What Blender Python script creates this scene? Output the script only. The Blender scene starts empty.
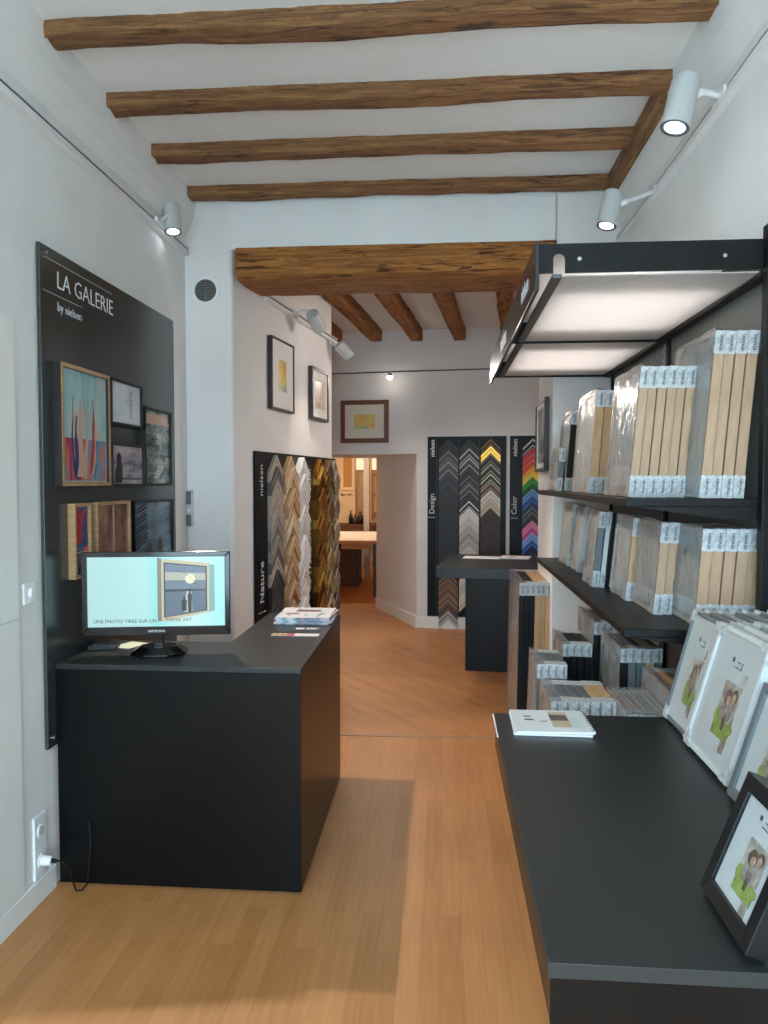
import bpy, math, random
from mathutils import Vector, Matrix, noise
random.seed(7)
C = bpy.context.scene.collection
PI = math.pi
def rad(a): return math.radians(a)

# ------------------------------------------------------------------ colour / material helpers
def lin(c):
    if isinstance(c, str):
        c = c.lstrip('#')
        if len(c) == 3: c = ''.join(k*2 for k in c)
        c = [int(c[i:i+2], 16)/255 for i in (0, 2, 4)]
    return tuple(((v/12.92) if v <= .04045 else ((v+.055)/1.055)**2.4) for v in c)+(1.0,)

MATS = {}
def mat(name, col, rough=.5, metal=0., bump=0., bscale=200., spec=.5, coat=0.):
    if name in MATS: return MATS[name]
    m = bpy.data.materials.new(name); m.use_nodes = True
    nt = m.node_tree; b = nt.nodes['Principled BSDF']
    b.inputs['Base Color'].default_value = lin(col)
    b.inputs['Roughness'].default_value = rough; b.inputs['Metallic'].default_value = metal
    b.inputs['Specular IOR Level'].default_value = spec; b.inputs['Coat Weight'].default_value = coat
    if bump:
        tc = nt.nodes.new('ShaderNodeTexCoord'); n = nt.nodes.new('ShaderNodeTexNoise'); bp = nt.nodes.new('ShaderNodeBump')
        n.inputs['Scale'].default_value = bscale; n.inputs['Detail'].default_value = 3
        bp.inputs['Strength'].default_value = bump; bp.inputs['Distance'].default_value = .01
        nt.links.new(tc.outputs['Object'], n.inputs['Vector']); nt.links.new(n.outputs['Fac'], bp.inputs['Height'])
        nt.links.new(bp.outputs['Normal'], b.inputs['Normal'])
    MATS[name] = m; return m

def noise_mat(name, stops, scale=(1, 1, 1), nscale=3., detail=5., rough=.5, bump=0., dist=0., coord='Object', metal=0., nrough=.6):
    if name in MATS: return MATS[name]
    m = bpy.data.materials.new(name); m.use_nodes = True
    nt = m.node_tree; b = nt.nodes['Principled BSDF']; L = nt.links.new
    tc = nt.nodes.new('ShaderNodeTexCoord'); mp = nt.nodes.new('ShaderNodeMapping'); n = nt.nodes.new('ShaderNodeTexNoise'); r = nt.nodes.new('ShaderNodeValToRGB')
    mp.inputs['Scale'].default_value = scale
    n.inputs['Scale'].default_value = nscale; n.inputs['Detail'].default_value = detail; n.inputs['Distortion'].default_value = dist; n.inputs['Roughness'].default_value = nrough
    L(tc.outputs[coord], mp.inputs['Vector']); L(mp.outputs[0], n.inputs['Vector']); L(n.outputs['Fac'], r.inputs[0]); L(r.outputs[0], b.inputs['Base Color'])
    e = r.color_ramp.elements
    while len(e) < len(stops): e.new(.5)
    for k, (p, c) in enumerate(stops): e[k].position = p; e[k].color = lin(c)
    b.inputs['Roughness'].default_value = rough; b.inputs['Metallic'].default_value = metal
    if bump:
        bp = nt.nodes.new('ShaderNodeBump'); bp.inputs['Strength'].default_value = bump; bp.inputs['Distance'].default_value = .01
        L(n.outputs['Fac'], bp.inputs['Height']); L(bp.outputs['Normal'], b.inputs['Normal'])
    MATS[name] = m; return m

def emit(name, col, s):
    if name in MATS: return MATS[name]
    m = bpy.data.materials.new(name); m.use_nodes = True; nt = m.node_tree
    b = nt.nodes['Principled BSDF']; b.inputs['Base Color'].default_value = (0, 0, 0, 1)
    b.inputs['Emission Color'].default_value = lin(col); b.inputs['Emission Strength'].default_value = s
    b.inputs['Roughness'].default_value = .3
    MATS[name] = m; return m

def floor_mat(name, rot):
    m = bpy.data.materials.new(name); m.use_nodes = True; nt = m.node_tree; L = nt.links.new; b = nt.nodes['Principled BSDF']
    tc = nt.nodes.new('ShaderNodeTexCoord'); mp = nt.nodes.new('ShaderNodeMapping'); mp.inputs['Rotation'].default_value = (0, 0, rot)
    L(tc.outputs['Object'], mp.inputs['Vector'])
    br = nt.nodes.new('ShaderNodeTexBrick'); br.offset = .37; br.squash = 1
    br.inputs['Color1'].default_value = lin('#c18652'); br.inputs['Color2'].default_value = lin('#b37945'); br.inputs['Mortar'].default_value = lin('#9c6c3c')
    br.inputs['Scale'].default_value = 1; br.inputs['Mortar Size'].default_value = .0006; br.inputs['Mortar Smooth'].default_value = .4
    br.inputs['Brick Width'].default_value = .62; br.inputs['Row Height'].default_value = .072; br.inputs['Bias'].default_value = 0
    L(mp.outputs[0], br.inputs['Vector'])
    mp2 = nt.nodes.new('ShaderNodeMapping'); mp2.inputs['Scale'].default_value = (1.6, 26, 1); L(mp.outputs[0], mp2.inputs['Vector'])
    n = nt.nodes.new('ShaderNodeTexNoise'); n.inputs['Scale'].default_value = 2.2; n.inputs['Detail'].default_value = 8; n.inputs['Distortion'].default_value = .4; L(mp2.outputs[0], n.inputs['Vector'])
    r = nt.nodes.new('ShaderNodeValToRGB'); r.color_ramp.elements[0].position = .3; r.color_ramp.elements[0].color = (.88, .86, .84, 1); r.color_ramp.elements[1].position = .7; r.color_ramp.elements[1].color = (1.06, 1.06, 1.06, 1)
    L(n.outputs['Fac'], r.inputs[0])
    n2 = nt.nodes.new('ShaderNodeTexNoise'); n2.inputs['Scale'].default_value = 1.3; n2.inputs['Detail'].default_value = 4; L(mp.outputs[0], n2.inputs['Vector'])
    r2 = nt.nodes.new('ShaderNodeValToRGB'); r2.color_ramp.elements[0].position = .3; r2.color_ramp.elements[0].color = (.86, .84, .82, 1); r2.color_ramp.elements[1].position = .7; r2.color_ramp.elements[1].color = (1.06, 1.06, 1.06, 1)
    L(n2.outputs['Fac'], r2.inputs[0])
    x1 = nt.nodes.new('ShaderNodeMix'); x1.data_type = 'RGBA'; x1.blend_type = 'MULTIPLY'; x1.inputs[0].default_value = 1
    L(br.outputs['Color'], x1.inputs[6]); L(r.outputs[0], x1.inputs[7])
    x2 = nt.nodes.new('ShaderNodeMix'); x2.data_type = 'RGBA'; x2.blend_type = 'MULTIPLY'; x2.inputs[0].default_value = 1
    L(x1.outputs[2], x2.inputs[6]); L(r2.outputs[0], x2.inputs[7]); L(x2.outputs[2], b.inputs['Base Color'])
    mr = nt.nodes.new('ShaderNodeMapRange'); mr.inputs['To Min'].default_value = .34; mr.inputs['To Max'].default_value = .52
    L(n2.outputs['Fac'], mr.inputs['Value']); L(mr.outputs[0], b.inputs['Roughness'])
    bp = nt.nodes.new('ShaderNodeBump'); bp.inputs['Strength'].default_value = .12; bp.inputs['Distance'].default_value = .003
    L(n.outputs['Fac'], bp.inputs['Height']); L(bp.outputs['Normal'], b.inputs['Normal'])
    return m

def film_mat(name, tint='#ffffff', base=.10):
    m = bpy.data.materials.new(name); m.use_nodes = True; nt = m.node_tree; L = nt.links.new
    for n in list(nt.nodes): nt.nodes.remove(n)
    o = nt.nodes.new('ShaderNodeOutputMaterial'); mx = nt.nodes.new('ShaderNodeMixShader'); tr = nt.nodes.new('ShaderNodeBsdfTransparent'); gl = nt.nodes.new('ShaderNodeBsdfGlossy')
    tr.inputs[0].default_value = (.95, .96, .96, 1); gl.inputs['Roughness'].default_value = .16
    lw = nt.nodes.new('ShaderNodeLayerWeight'); lw.inputs['Blend'].default_value = .35
    mr = nt.nodes.new('ShaderNodeMapRange'); mr.inputs['To Min'].default_value = base; mr.inputs['To Max'].default_value = .8
    tc = nt.nodes.new('ShaderNodeTexCoord'); n = nt.nodes.new('ShaderNodeTexNoise'); n.inputs['Scale'].default_value = 9; n.inputs['Detail'].default_value = 3; n.inputs['Distortion'].default_value = 1.5
    bp = nt.nodes.new('ShaderNodeBump'); bp.inputs['Strength'].default_value = .7; bp.inputs['Distance'].default_value = .02
    L(tc.outputs['Object'], n.inputs['Vector']); L(n.outputs['Fac'], bp.inputs['Height']); L(bp.outputs[0], gl.inputs['Normal']); L(bp.outputs[0], lw.inputs['Normal'])
    L(lw.outputs['Fresnel'], mr.inputs['Value']); L(mr.outputs[0], mx.inputs[0]); dfu = nt.nodes.new('ShaderNodeBsdfDiffuse'); dfu.inputs[0].default_value = (.85, .87, .87, 1); m0 = nt.nodes.new('ShaderNodeMixShader'); m0.inputs[0].default_value = .22; L(tr.outputs[0], m0.inputs[1]); L(dfu.outputs[0], m0.inputs[2]); L(m0.outputs[0], mx.inputs[1]); L(gl.outputs[0], mx.inputs[2]); L(mx.outputs[0], o.inputs[0])
    MATS[name] = m; return m

# palette
WALL = noise_mat('wall_paint', [(.3, '#dcdcda'), (.7, '#e6e6e4')], (1, 1, 1), 2.2, 5, rough=.75, bump=.10)
WALL2 = noise_mat('back_wall_paint', [(.3, '#dddad8'), (.7, '#e6e3e1')], (1, 1, 1), 2.2, 5, rough=.75, bump=.10)
CEIL = noise_mat('ceiling_plaster', [(.3, '#e2e2e0'), (.7, '#ebebe9')], (1, 1, 1), 1.7, 4, rough=.85, bump=.25)
TRIMW = mat('white_trim', '#e8e8e4', .4)
PEACH = mat('warm_room_paint', '#e8cba6', .7)
BLK = mat('satin_black_board', '#08090a', .28, bump=.02, bscale=400, spec=.22)
BLKTOP = mat('satin_black_top', '#202324', .40, bump=.02, bscale=300, spec=.45)
SHELF = mat('black_shelf_metal', '#0c0d0e', .45, bump=.03, bscale=500, spec=.25)
GREY = mat('grey_metal_panel', '#85857f', .5)
GLOSSB = mat('gloss_black_panel', '#2b3333', .24, spec=.9, coat=.0)
PANELB = mat('black_display_panel', '#0d0e10', .4, spec=.2)
WHITE = mat('white_plastic', '#e6e6e6', .35)
PRINTW = mat('white_print', '#dcdde0', .5)
CHROME = mat('chrome', '#c8c8c8', .15, 1.)
DARKG = mat('dark_grey', '#2c2f33', .4)
FILM = film_mat('clear_film', base=.10)
CARD = noise_mat('corner_card', [(.35, '#979b9d'), (.65, '#c6c8c8')], (1, 1, 1), 60, 3, rough=.35, bump=.15)
BEIGE = noise_mat('pale_oak_edge', [(.3, '#a48468'), (.7, '#ba997c')], (6, 6, 1), 9, 5, rough=.55)
OAK = noise_mat('oak_edge', [(.3, '#ab8660'), (.7, '#c49e76')], (6, 6, 1), 9, 5, rough=.5)
BLACKE = mat('black_frame_edge', '#0e0f12', .35, spec=.3)
SILVER = mat('silver_frame_edge', '#9aa3a8', .3, .6)
GREYE = mat('grey_frame_edge', '#5c6468', .4)
WHITEE = mat('white_frame_edge', '#bfc4c4', .35)
BACKBRD = mat('brown_backing_board', '#6a5340', .7)

# ------------------------------------------------------------------ mesh builder
class MB:
    def __init__(s): s.v = []; s.f = []; s.m = []; s.sm = []
    def add(s, vs, fs, m=0, smooth=False):
        o = len(s.v); s.v += [tuple(v) for v in vs]
        for f in fs: s.f.append([o+i for i in f]); s.m.append(m); s.sm.append(smooth)
        return s
    def box(s, x0, x1, y0, y1, z0, z1, m=0):
        vs = [(x, y, z) for z in (z0, z1) for y in (y0, y1) for x in (x0, x1)]
        return s.add(vs, [(0, 2, 3, 1), (4, 5, 7, 6), (0, 1, 5, 4), (2, 6, 7, 3), (0, 4, 6, 2), (1, 3, 7, 5)], m)
    def prism(s, poly, a0, a1, axis='z', m=0):
        # poly: list of 2D points, counter-clockwise; extruded between a0 and a1 along axis
        n = len(poly)
        def pt(p, a):
            if axis == 'z': return (p[0], p[1], a)
            if axis == 'y': return (p[0], a, p[1])
            return (a, p[0], p[1])
        vs = [pt(p, a0) for p in poly]+[pt(p, a1) for p in poly]
        fs = [tuple(range(n))[::-1], tuple(range(n, 2*n))]+[(i, (i+1) % n, n+(i+1) % n, n+i) for i in range(n)]
        if axis == 'y': fs = [f[::-1] for f in fs]
        return s.add(vs, fs, m)
    def cone(s, p0, p1, r0, r1, n=24, m=0, cap=True, smooth=True):
        p0, p1 = Vector(p0), Vector(p1); d = (p1-p0).normalized()
        a = d.cross(Vector((0, 0, 1))) if abs(d.z) < .95 else d.cross(Vector((1, 0, 0))); a.normalize(); b = d.cross(a)
        vs = []
        for p, r in ((p0, r0), (p1, r1)):
            for i in range(n): t = 2*PI*i/n; vs.append(p+a*math.cos(t)*r+b*math.sin(t)*r)
        s.add(vs, [(i, (i+1) % n, n+(i+1) % n, n+i)[::-1] for i in range(n)], m, smooth)
        if cap: s.add(vs[:n], [tuple(range(n))], m); s.add(vs[n:], [tuple(range(n))[::-1]], m)
        return s
    def lathe(s, prof, n=32, m=0, c=(0, 0)):
        vs = []; k = len(prof)
        for i in range(n):
            t = 2*PI*i/n
            for r, z in prof: vs.append((c[0]+r*math.cos(t), c[1]+r*math.sin(t), z))
        fs = [(i*k+j, ((i+1) % n)*k+j, ((i+1) % n)*k+j+1, i*k+j+1) for i in range(n) for j in range(k-1)]
        return s.add(vs, fs, m, True)
    def tube(s, pts, r, n=8, m=0):
        pts = [Vector(p) for p in pts]; vs = []
        prev = None
        for i, p in enumerate(pts):
            d = (pts[min(i+1, len(pts)-1)]-pts[max(i-1, 0)]).normalized()
            a = (prev-d*prev.dot(d)) if prev is not None else d.orthogonal()
            a.normalize(); prev = a; b = d.cross(a)
            for k in range(n): t = 2*PI*k/n; vs.append(p+a*math.cos(t)*r+b*math.sin(t)*r)
        L = len(pts)
        fs = [(i*n+k, i*n+(k+1) % n, (i+1)*n+(k+1) % n, (i+1)*n+k) for i in range(L-1) for k in range(n)]
        s.add(vs, fs, m, True); s.add(vs[:n], [tuple(range(n))[::-1]], m); s.add(vs[-n:], [tuple(range(n))], m)
        return s
    def mesh(s, name, mats):
        me = bpy.data.meshes.new(name); me.from_pydata([tuple(v) for v in s.v], [], s.f)
        for m in (mats if isinstance(mats, (list, tuple)) else [mats]): me.materials.append(m)
        me.polygons.foreach_set('material_index', s.m); me.polygons.foreach_set('use_smooth', s.sm); me.update()
        return me
    def build(s, name, mats, parent=None, bevel=0, seg=2):
        return link(name, s.mesh(name, mats), parent, bevel, seg)

def link(name, me, parent=None, bevel=0, seg=2):
    o = bpy.data.objects.new(name, me); C.objects.link(o)
    if parent is not None: o.parent = parent
    if bevel:
        b = o.modifiers.new('bevel', 'BEVEL'); b.width = bevel; b.segments = seg; b.limit_method = 'ANGLE'; b.angle_limit = rad(40); b.harden_normals = False
    return o
def tag(o, label, cat, group=None):
    o['label'] = label; o['category'] = cat
    if group: o['group'] = group
    return o
def thing(name, label, cat, loc=(0, 0, 0), rot=0, group=None):
    o = bpy.data.objects.new(name, None); C.objects.link(o); o.empty_display_size = .05
    o.location = loc; o.rotation_euler = rot if isinstance(rot, tuple) else (0, 0, rot)
    return tag(o, label, cat, group)
def struct(o): o['kind'] = 'structure'; return o
ORD = ['first', 'second', 'third', 'fourth', 'fifth', 'sixth', 'seventh', 'eighth', 'ninth', 'tenth', 'eleventh', 'twelfth', 'thirteenth', 'fourteenth', 'fifteenth',
       'sixteenth', 'seventeenth', 'eighteenth', 'nineteenth', 'twentieth', 'twenty-first', 'twenty-second', 'twenty-third', 'twenty-fourth', 'twenty-fifth', 'twenty-sixth',
       'twenty-seventh', 'twenty-eighth', 'twenty-ninth', 'thirtieth', 'thirty-first', 'thirty-second', 'thirty-third', 'thirty-fourth', 'thirty-fifth', 'thirty-sixth',
       'thirty-seventh', 'thirty-eighth', 'thirty-ninth', 'fortieth']

TXT = {}
def text_mesh(txt, size, depth=.0006, vertical=False, res=2, align='LEFT', bold=0):
    """letters in the local XZ plane, facing -Y"""
    k = (txt, size, depth, vertical, res, align, bold)
    if k in TXT: return TXT[k]
    cu = bpy.data.curves.new('lettering', 'FONT'); cu.body = txt; cu.size = size; cu.extrude = depth; cu.resolution_u = res; cu.align_x = align; cu.align_y = 'CENTER'; cu.offset = bold
    o = bpy.data.objects.new('lettering', cu); C.objects.link(o)
    bpy.context.view_layer.update()
    dg = bpy.context.evaluated_depsgraph_get()
    me = bpy.data.meshes.new_from_object(o.evaluated_get(dg))
    bpy.data.objects.remove(o); bpy.data.curves.remove(cu)
    M = Matrix.Rotation(PI/2, 4, 'X')
    if vertical: M = Matrix.Rotation(-PI/2, 4, 'Y') @ M
    me.transform(M); TXT[k] = me
    return me
def text(txt, size, parent, loc, m, name='lettering', **kw):
    me = text_mesh(txt, size, **kw)
    if not me.materials: me.materials.append(m)
    elif me.materials[0] != m:
        me = me.copy(); me.materials.clear(); me.materials.append(m)
    o = link(name, me, parent); o.location = loc
    return o

# ================================================================== SETTING
FL1 = floor_mat('oak_planks_front', PI/2); FL2 = floor_mat('oak_planks_back', PI/2-rad(38))
H1, H2 = 3.285, 3.22
struct(MB().box(-1.66, 1.15, -1.6, 4.62, -.1, 0).build('floor', FL1))
struct(MB().box(-3.3, 2.4, 4.655, 13.6, -.1, 0).build('floor_back', FL2))
struct(MB().box(-1.25, .64, 4.62, 4.655, -.1, .004).build('trim_1', mat('floor_joint_strip', '#a07a58', .4)))
struct(MB().box(-1.66, 1.15, -1.6, 4.4, H1, H1+.1).build('ceiling', CEIL))
struct(MB().prism([(-3.3, 4.85), (2.4, 4.85), (2.4, 7.95), (-2.4, 8.42), (-3.3, 8.42)], H2, H2+.1).build('ceiling_back', CEIL))
struct(MB().box(-1.66, -1.53, -1.6, 4.4, 0, H1).build('wall_left', WALL))
struct(MB().box(1.0, 1.15, -1.6, 4.4, 0, H1).build('wall_right', WALL))
wp = MB().prism([(-1.66, 4.4), (-1.25, 4.4), (-.955, 6.45), (-1.12, 6.48), (-1.36, 4.8), (-1.66, 4.8)], 0, 3.4)
struct(wp.build('wall_pillar', WALL2, None, .022, 3))
struct(MB().box(.628, 1.15, 4.4, 5.03, 0, 3.4).build('wall_pier', WALL2, None, .008))
for n_, x_, d_ in (('trim_2', -1.53, 1), ('trim_3', 1.0, -1)):
    pf = [(x_, 3.04), (x_+d_*.030, 3.09), (x_+d_*.052, 3.15), (x_+d_*.065, 3.22), (x_+d_*.070, H1), (x_, H1)]
    struct(MB().prism(pf if d_ < 0 else pf[::-1], -1.6, 4.4, 'y').build(n_, WALL))
struct(MB().box(-1.26, .64, 4.40, 4.88, 2.965, 3.4).build('wall_lintel', WALL))
def yf(x): return 8.142-(x+.284)*math.tan(rad(6))
struct(MB().prism([(-.284, 8.142), (2.4, yf(2.4)), (2.4, 9.4), (-.834, 9.4)], 0, 3.4).build('wall_back', WALL2))
struct(MB().prism([(-2.4, yf(-2.4)), (-1.62, yf(-1.62)), (-1.62, 9.4), (-2.4, 9.4)], 0, 3.4).build('wall_back_left', WALL2))
struct(MB().prism([(-1.62, yf(-1.62)), (-.284, 8.142), (-.834, 9.4), (-1.62, 9.4)], 1.892, 3.4).build('wall_doorway_head', WALL2))
struct(MB().box(-2.45, -2.3, 4.8, 8.45, 0, 3.4).build('wall_side_left', WALL2))
struct(MB().box(2.3, 2.45, 5.03, 8.2, 0, 3.4).build('wall_side_right', WALL2))
struct(MB().box(1.15, 2.4, 4.9, 5.03, 0, 3.4).build('wall_behind_pier', WALL2))
struct(MB().box(-2.4, -1.66, 4.7, 4.8, 0, 3.4).build('wall_behind_pillar', WALL2))
# skirting of the back wall and splayed doorway side
def skirt(pts, name, h=.125, t=.014):
    mb = MB()
    for (a, b) in zip(pts[:-1], pts[1:]):
        a, b = Vector(a), Vector(b); d = (b-a).normalized(); n = Vector((-d.y, d.x))*t
        mb.prism([tuple(a), tuple(a-n), tuple(b-n), tuple(b)], 0, h)
    return struct(mb.build(name, TRIMW, None, .002))
skirt([(-.834, 9.4), (-.284, 8.142)], 'baseboard_doorway')
skirt([(-.284, 8.142), (2.3, yf(2.3))], 'baseboard_back')
skirt([(-1.53, .5), (-1.53, 2.79)][::1], 'baseboard_left', .09, .014)
# cupboard doors flush in the left wall
MB().box(-1.53, -1.522, 1.70, 2.575, 1.105, 2.18)
d1 = struct(MB().box(-1.53, -1.520, 1.62, 2.575, 1.107, 2.18).build('door_1', TRIMW, None, .0015))
d2 = struct(MB().box(-1.53, -1.520, 1.62, 2.575, .095, 1.100).build('door_2', TRIMW, None, .0015))
# shop window wall behind the camera
sw = MB()
sw.box(-1.66, 1.15, -1.72, -1.6, 0, .35); sw.box(-1.66, 1.15, -1.72, -1.6, 2.75, 3.4)
sw.box(-1.66, -1.4, -1.72, -1.6, .35, 2.75); sw.box(.87, 1.15, -1.72, -1.6, .35, 2.75)
struct(sw.build('wall_front', WALL))
fr = MB(); fr.box(-1.4, .87, -1.69, -1.63, .35, .41); fr.box(-1.4, .87, -1.69, -1.63, 2.69, 2.75)
for x in (-1.4, -.3, .81): fr.box(x, x+.06, -1.69, -1.63, .41, 2.69)
struct(fr.build('window_1', DARKG))
# workroom shell
struct(MB().box(-3.3, -.15, 13.5, 13.6, 0, 2.6).build('wall_workroom_back', PEACH))
struct(MB().box(-3.3, -3.2, 9.4, 13.5, 0, 2.6).build('wall_workroom_left', PEACH))
struct(MB().box(-.2, -.1, 9.4, 13.5, 0, 2.6).build('wall_workroom_right', PEACH))
struct(MB().box(-3.3, -.1, 9.4, 13.6, 2.6, 2.7).build('ceiling_workroom', CEIL))
struct(MB().box(-3.3, -2.4, 9.3, 9.4, 0, 2.6).build('wall_workroom_front', PEACH))

# ------------------------------------------------------------------ beams
def beam_wood(name, a, b, c):
    if name in MATS: return MATS[name]
    m = noise_mat(name, [(.34, a), (.5, b), (.66, c)], (1.1, 20, 20), 2.4, 12, rough=.85, bump=1.0, dist=1.1, nrough=.74)
    nt = m.node_tree; L = nt.links.new; bs = nt.nodes['Principled BSDF']
    tc = nt.nodes.new('ShaderNodeTexCoord'); mp = nt.nodes.new('ShaderNodeMapping'); mp.inputs['Scale'].default_value = (1.0, 9, 9)
    n = nt.nodes.new('ShaderNodeTexNoise'); n.inputs['Scale'].default_value = 2.6; n.inputs['Detail'].default_value = 5; n.inputs['Distortion'].default_value = 1.6
    r = nt.nodes.new('ShaderNodeValToRGB'); r.color_ramp.elements[0].position = .36; r.color_ramp.elements[0].color = (.28, .22, .19, 1); r.color_ramp.elements[1].position = .42; r.color_ramp.elements[1].color = (1, 1, 1, 1)
    mx = nt.nodes.new('ShaderNodeMix'); mx.data_type = 'RGBA'; mx.blend_type = 'MULTIPLY'; mx.inputs[0].default_value = 1
    ramp = [k for k in nt.nodes if k.type == 'VALTORGB' and k != r][0]
    L(tc.outputs['Object'], mp.inputs[0]); L(mp.outputs[0], n.inputs['Vector']); L(n.outputs['Fac'], r.inputs[0])
    L(ramp.outputs[0], mx.inputs[6]); L(r.outputs[0], mx.inputs[7]); L(mx.outputs[2], bs.inputs['Base Color'])
    return m
W1 = beam_wood('old_oak_dark', '#4c3220', '#7e5634', '#a47a4e')
W2 = beam_wood('old_oak_warm', '#5c3a1a', '#98622e', '#bc8244')
def beam(name, p0, p1, w, h, m, label, group, seed, amp=.008, taper=1.0):
    """hewn beam between p0 and p1 (centres of the lower face), width w, height h upward; local x runs along it"""
    p0, p1 = Vector(p0), Vector(p1); L = (p1-p0).length; n = max(16, int(L/.035)); mb = MB()
    prof = [(-.5, 1), (-.5, .75), (-.5, .45), (-.49, .16), (-.43, 0), (-.25, 0), (0, 0), (.25, 0), (.43, 0), (.49, .16), (.5, .45), (.5, .75), (.5, 1)]
    k = len(prof); vs = []
    for i in range(n+1):
        x = L*i/n; tw = 1+(taper-1)*i/n
        sw_ = noise.noise(Vector((x*1.1, seed*7.3, 0)))*.9; sz_ = noise.noise(Vector((x*1.3, seed*3.1, 5)))*.9
        for j, (a, b) in enumerate(prof):
            e = noise.noise(Vector((x*5, j*1.3, seed)))*amp+noise.noise(Vector((x*19, j*2.1, seed+9)))*amp*.45
            top = 1 if b < .8 else 0
            y = a*w*tw+math.copysign(1, a if a else 1)*(e if abs(a) > .3 else 0)+sw_*amp*1.0
            z = b*h+(1-b)*(sz_*amp*1.2+e*.9*top)
            vs.append((x, y, z))
    fs = [(i*k+j, i*k+j+1, (i+1)*k+j+1, (i+1)*k+j) for i in range(n) for j in range(k-1)]
    mb.add(vs, fs, 0, True); mb.add(vs[:k], [tuple(range(k))[::-1]], 0); mb.add(vs[-k:], [tuple(range(k))], 0)
    o = mb.build(name, m)
    d = p1-p0; o.location = p0; o.rotation_euler = (0, 0, math.atan2(d.y, d.x))
    tag(o, label, 'beam', group); return o
G = 'oak ceiling beams across the front room'
for i, (y, w, lab) in enumerate(((2.76, .115, 'dark oak ceiling beam nearest the viewer, cracked along its length'), (3.28, .115, 'oak ceiling beam second from the viewer, above the near right spotlight'),
                     (3.78, .12, 'oak ceiling beam third from the viewer, between the knotty one and the last'), (4.315, .10, 'thin oak ceiling beam closest to the white lintel'))):
    beam('ceiling_beam', (-1.53, y, 3.23), (1.0, y, 3.23), w, .06, W1, lab, G, i+1, .013)
beam('wall_beam', (.922, 3.30, 3.18), (.922, 4.4, 3.18), .05, .10, W1, 'short oak timber running along the top of the right wall', None, 9, .006)
beam('lintel_beam', (-1.222, 4.64, 2.80), (.64, 4.64, 2.80), .50, .17, W2, 'massive warm brown oak beam under the white lintel', None, 12, .010)
J = 'oak joists of the back room ceiling'
for k, (x, lab) in enumerate(((-1.45, 'leftmost back room joist, mostly behind the left wall'), (-1.02, 'back room joist seen just right of the track light'), (-.59, 'back room joist above the brown framed picture'),
                              (-.13, 'back room joist in the middle of the ceiling'), (.38, 'back room joist beside the black canopy'), (.87, 'rightmost back room joist hidden by the canopy'))):
    beam('ceiling_joist', (x-.02, 4.9, 3.10), (x+.30, 8.10, 3.10), .15, .13, W2, lab, J, 20+k, .012, .85)

# ================================================================== LEFT WALL ITEMS
# --- gallery board (local: x right, y into the wall, z up)
gb = thing('gallery_board', 'tall glossy black display board titled LA GALERIE hung on the left wall', 'display board', (-1.511, 2.738, 0), PI/2)
MB().box(0, 1.405, 0, .014, .565, 2.497).build('board', GLOSSB, gb, .001)
text('LA GALERIE', .098, gb, (.12, -.001, 2.385), PRINTW, bold=-.0012)
text('by nielsen', .050, gb, (.125, -.001, 2.283), PRINTW, bold=-.0006)
MB().box(.03, .62, -.001, 0, 2.452, 2.4535).box(.02, .33, -.001, 0, 2.325, 2.3265).build('rule_line', PRINTW, gb)
for x, z in ((.04, 2.468), (1.365, 2.468), (.04, .60), (1.365, .60)):
    MB().cone((x, -.008, z), (x,   .018, z), .008, .008, 16).build('standoff_screw', CHROME, gb)

def ring(mb, w, h, b, d0, d1, m=0):
    """rectangular frame ring in local XZ, depth d0..d1 along y, mitred"""
    o = [(0, 0), (w, 0), (w, h), (0, h)]; i = [(b, b), (w-b, b), (w-b, h-b), (b, h-b)]
    for k in range(4):
        j = (k+1) % 4
        mb.prism([o[k], o[j], i[j], i[k]], d0, d1, 'y', m)
    return mb
def picture(name, w, h, depth, b, fm, art, mattew=0, loc=(0, 0, 0), rz=0, label='', cat='picture', group=None, extra=None, matm=None, sides=None):
    """framed picture, local x right, z up, back at y=0 (wall), front at y=-depth"""
    t = thing(name, label, cat, loc, rz, group)
    if sides: ring(ring(MB(), w, h, b, -depth, 0, 0), w, h, b, -depth-.002, -depth, 1).build('frame', [sides, fm], t)
    else: ring(MB(), w, h, b, -depth, 0).build('frame', fm, t, .0015)
    a = MB()
    if mattew:
        ring(MB(), w-2*b, h-2*b, mattew, -depth+.008, -.004).build('mount', matm or mat('cream_mount', '#e6e2d6', .7), t).location = (b, 0, b)
    q = b+mattew
    a.box(q, w-q, -depth+.012 if not mattew else -depth+.012, -.003, q, h-q)
    if extra: extra(a, w, h, depth)
    ms = art if isinstance(art, list) else [art]
    a.build('print', ms, t)
    return t
WOODF = noise_mat('gallery_oak_frame', [(.3, '#8d6a45'), (.7, '#b5936a')], (1, 1, 8), 12, 4, rough=.45)
ART1 = noise_mat('abstract_teal_print', [(.30, '#7aa8ac'), (.46, '#9cc0c2'), (.58, '#b4c4be'), (.68, '#c8a694'), (.78, '#b08078')], (3.2, 3.2, .8), 3.2, 4, rough=.12, dist=1.2)
ART1B = noise_mat('abstract_blue_red_print', [(.30, '#2f5f86'), (.44, '#5f93b0'), (.54, '#c27a62'), (.62, '#b0404a'), (.72, '#3a4f8a')], (4.2, 4.2, .7), 4, 4, rough=.12, dist=1.0)
ART2 = noise_mat('pale_sketch_print', [(.4, '#c9d2da'), (.6, '#dfe4ea')], (1, 1, 1), 6, 4, rough=.12)
ART3 = noise_mat('misty_shore_print', [(.35, '#6f6270'), (.5, '#a59aa6'), (.65, '#c9bcbc')], (2, 2, 5), 3, 5, rough=.12)
ART4 = noise_mat('rough_sea_print', [(.32, '#2f3d3c'), (.47, '#5f706c'), (.58, '#8f9a92'), (.70, '#c9a286')], (2, 2, 7), 3, 7, rough=.12, dist=.6)
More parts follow.
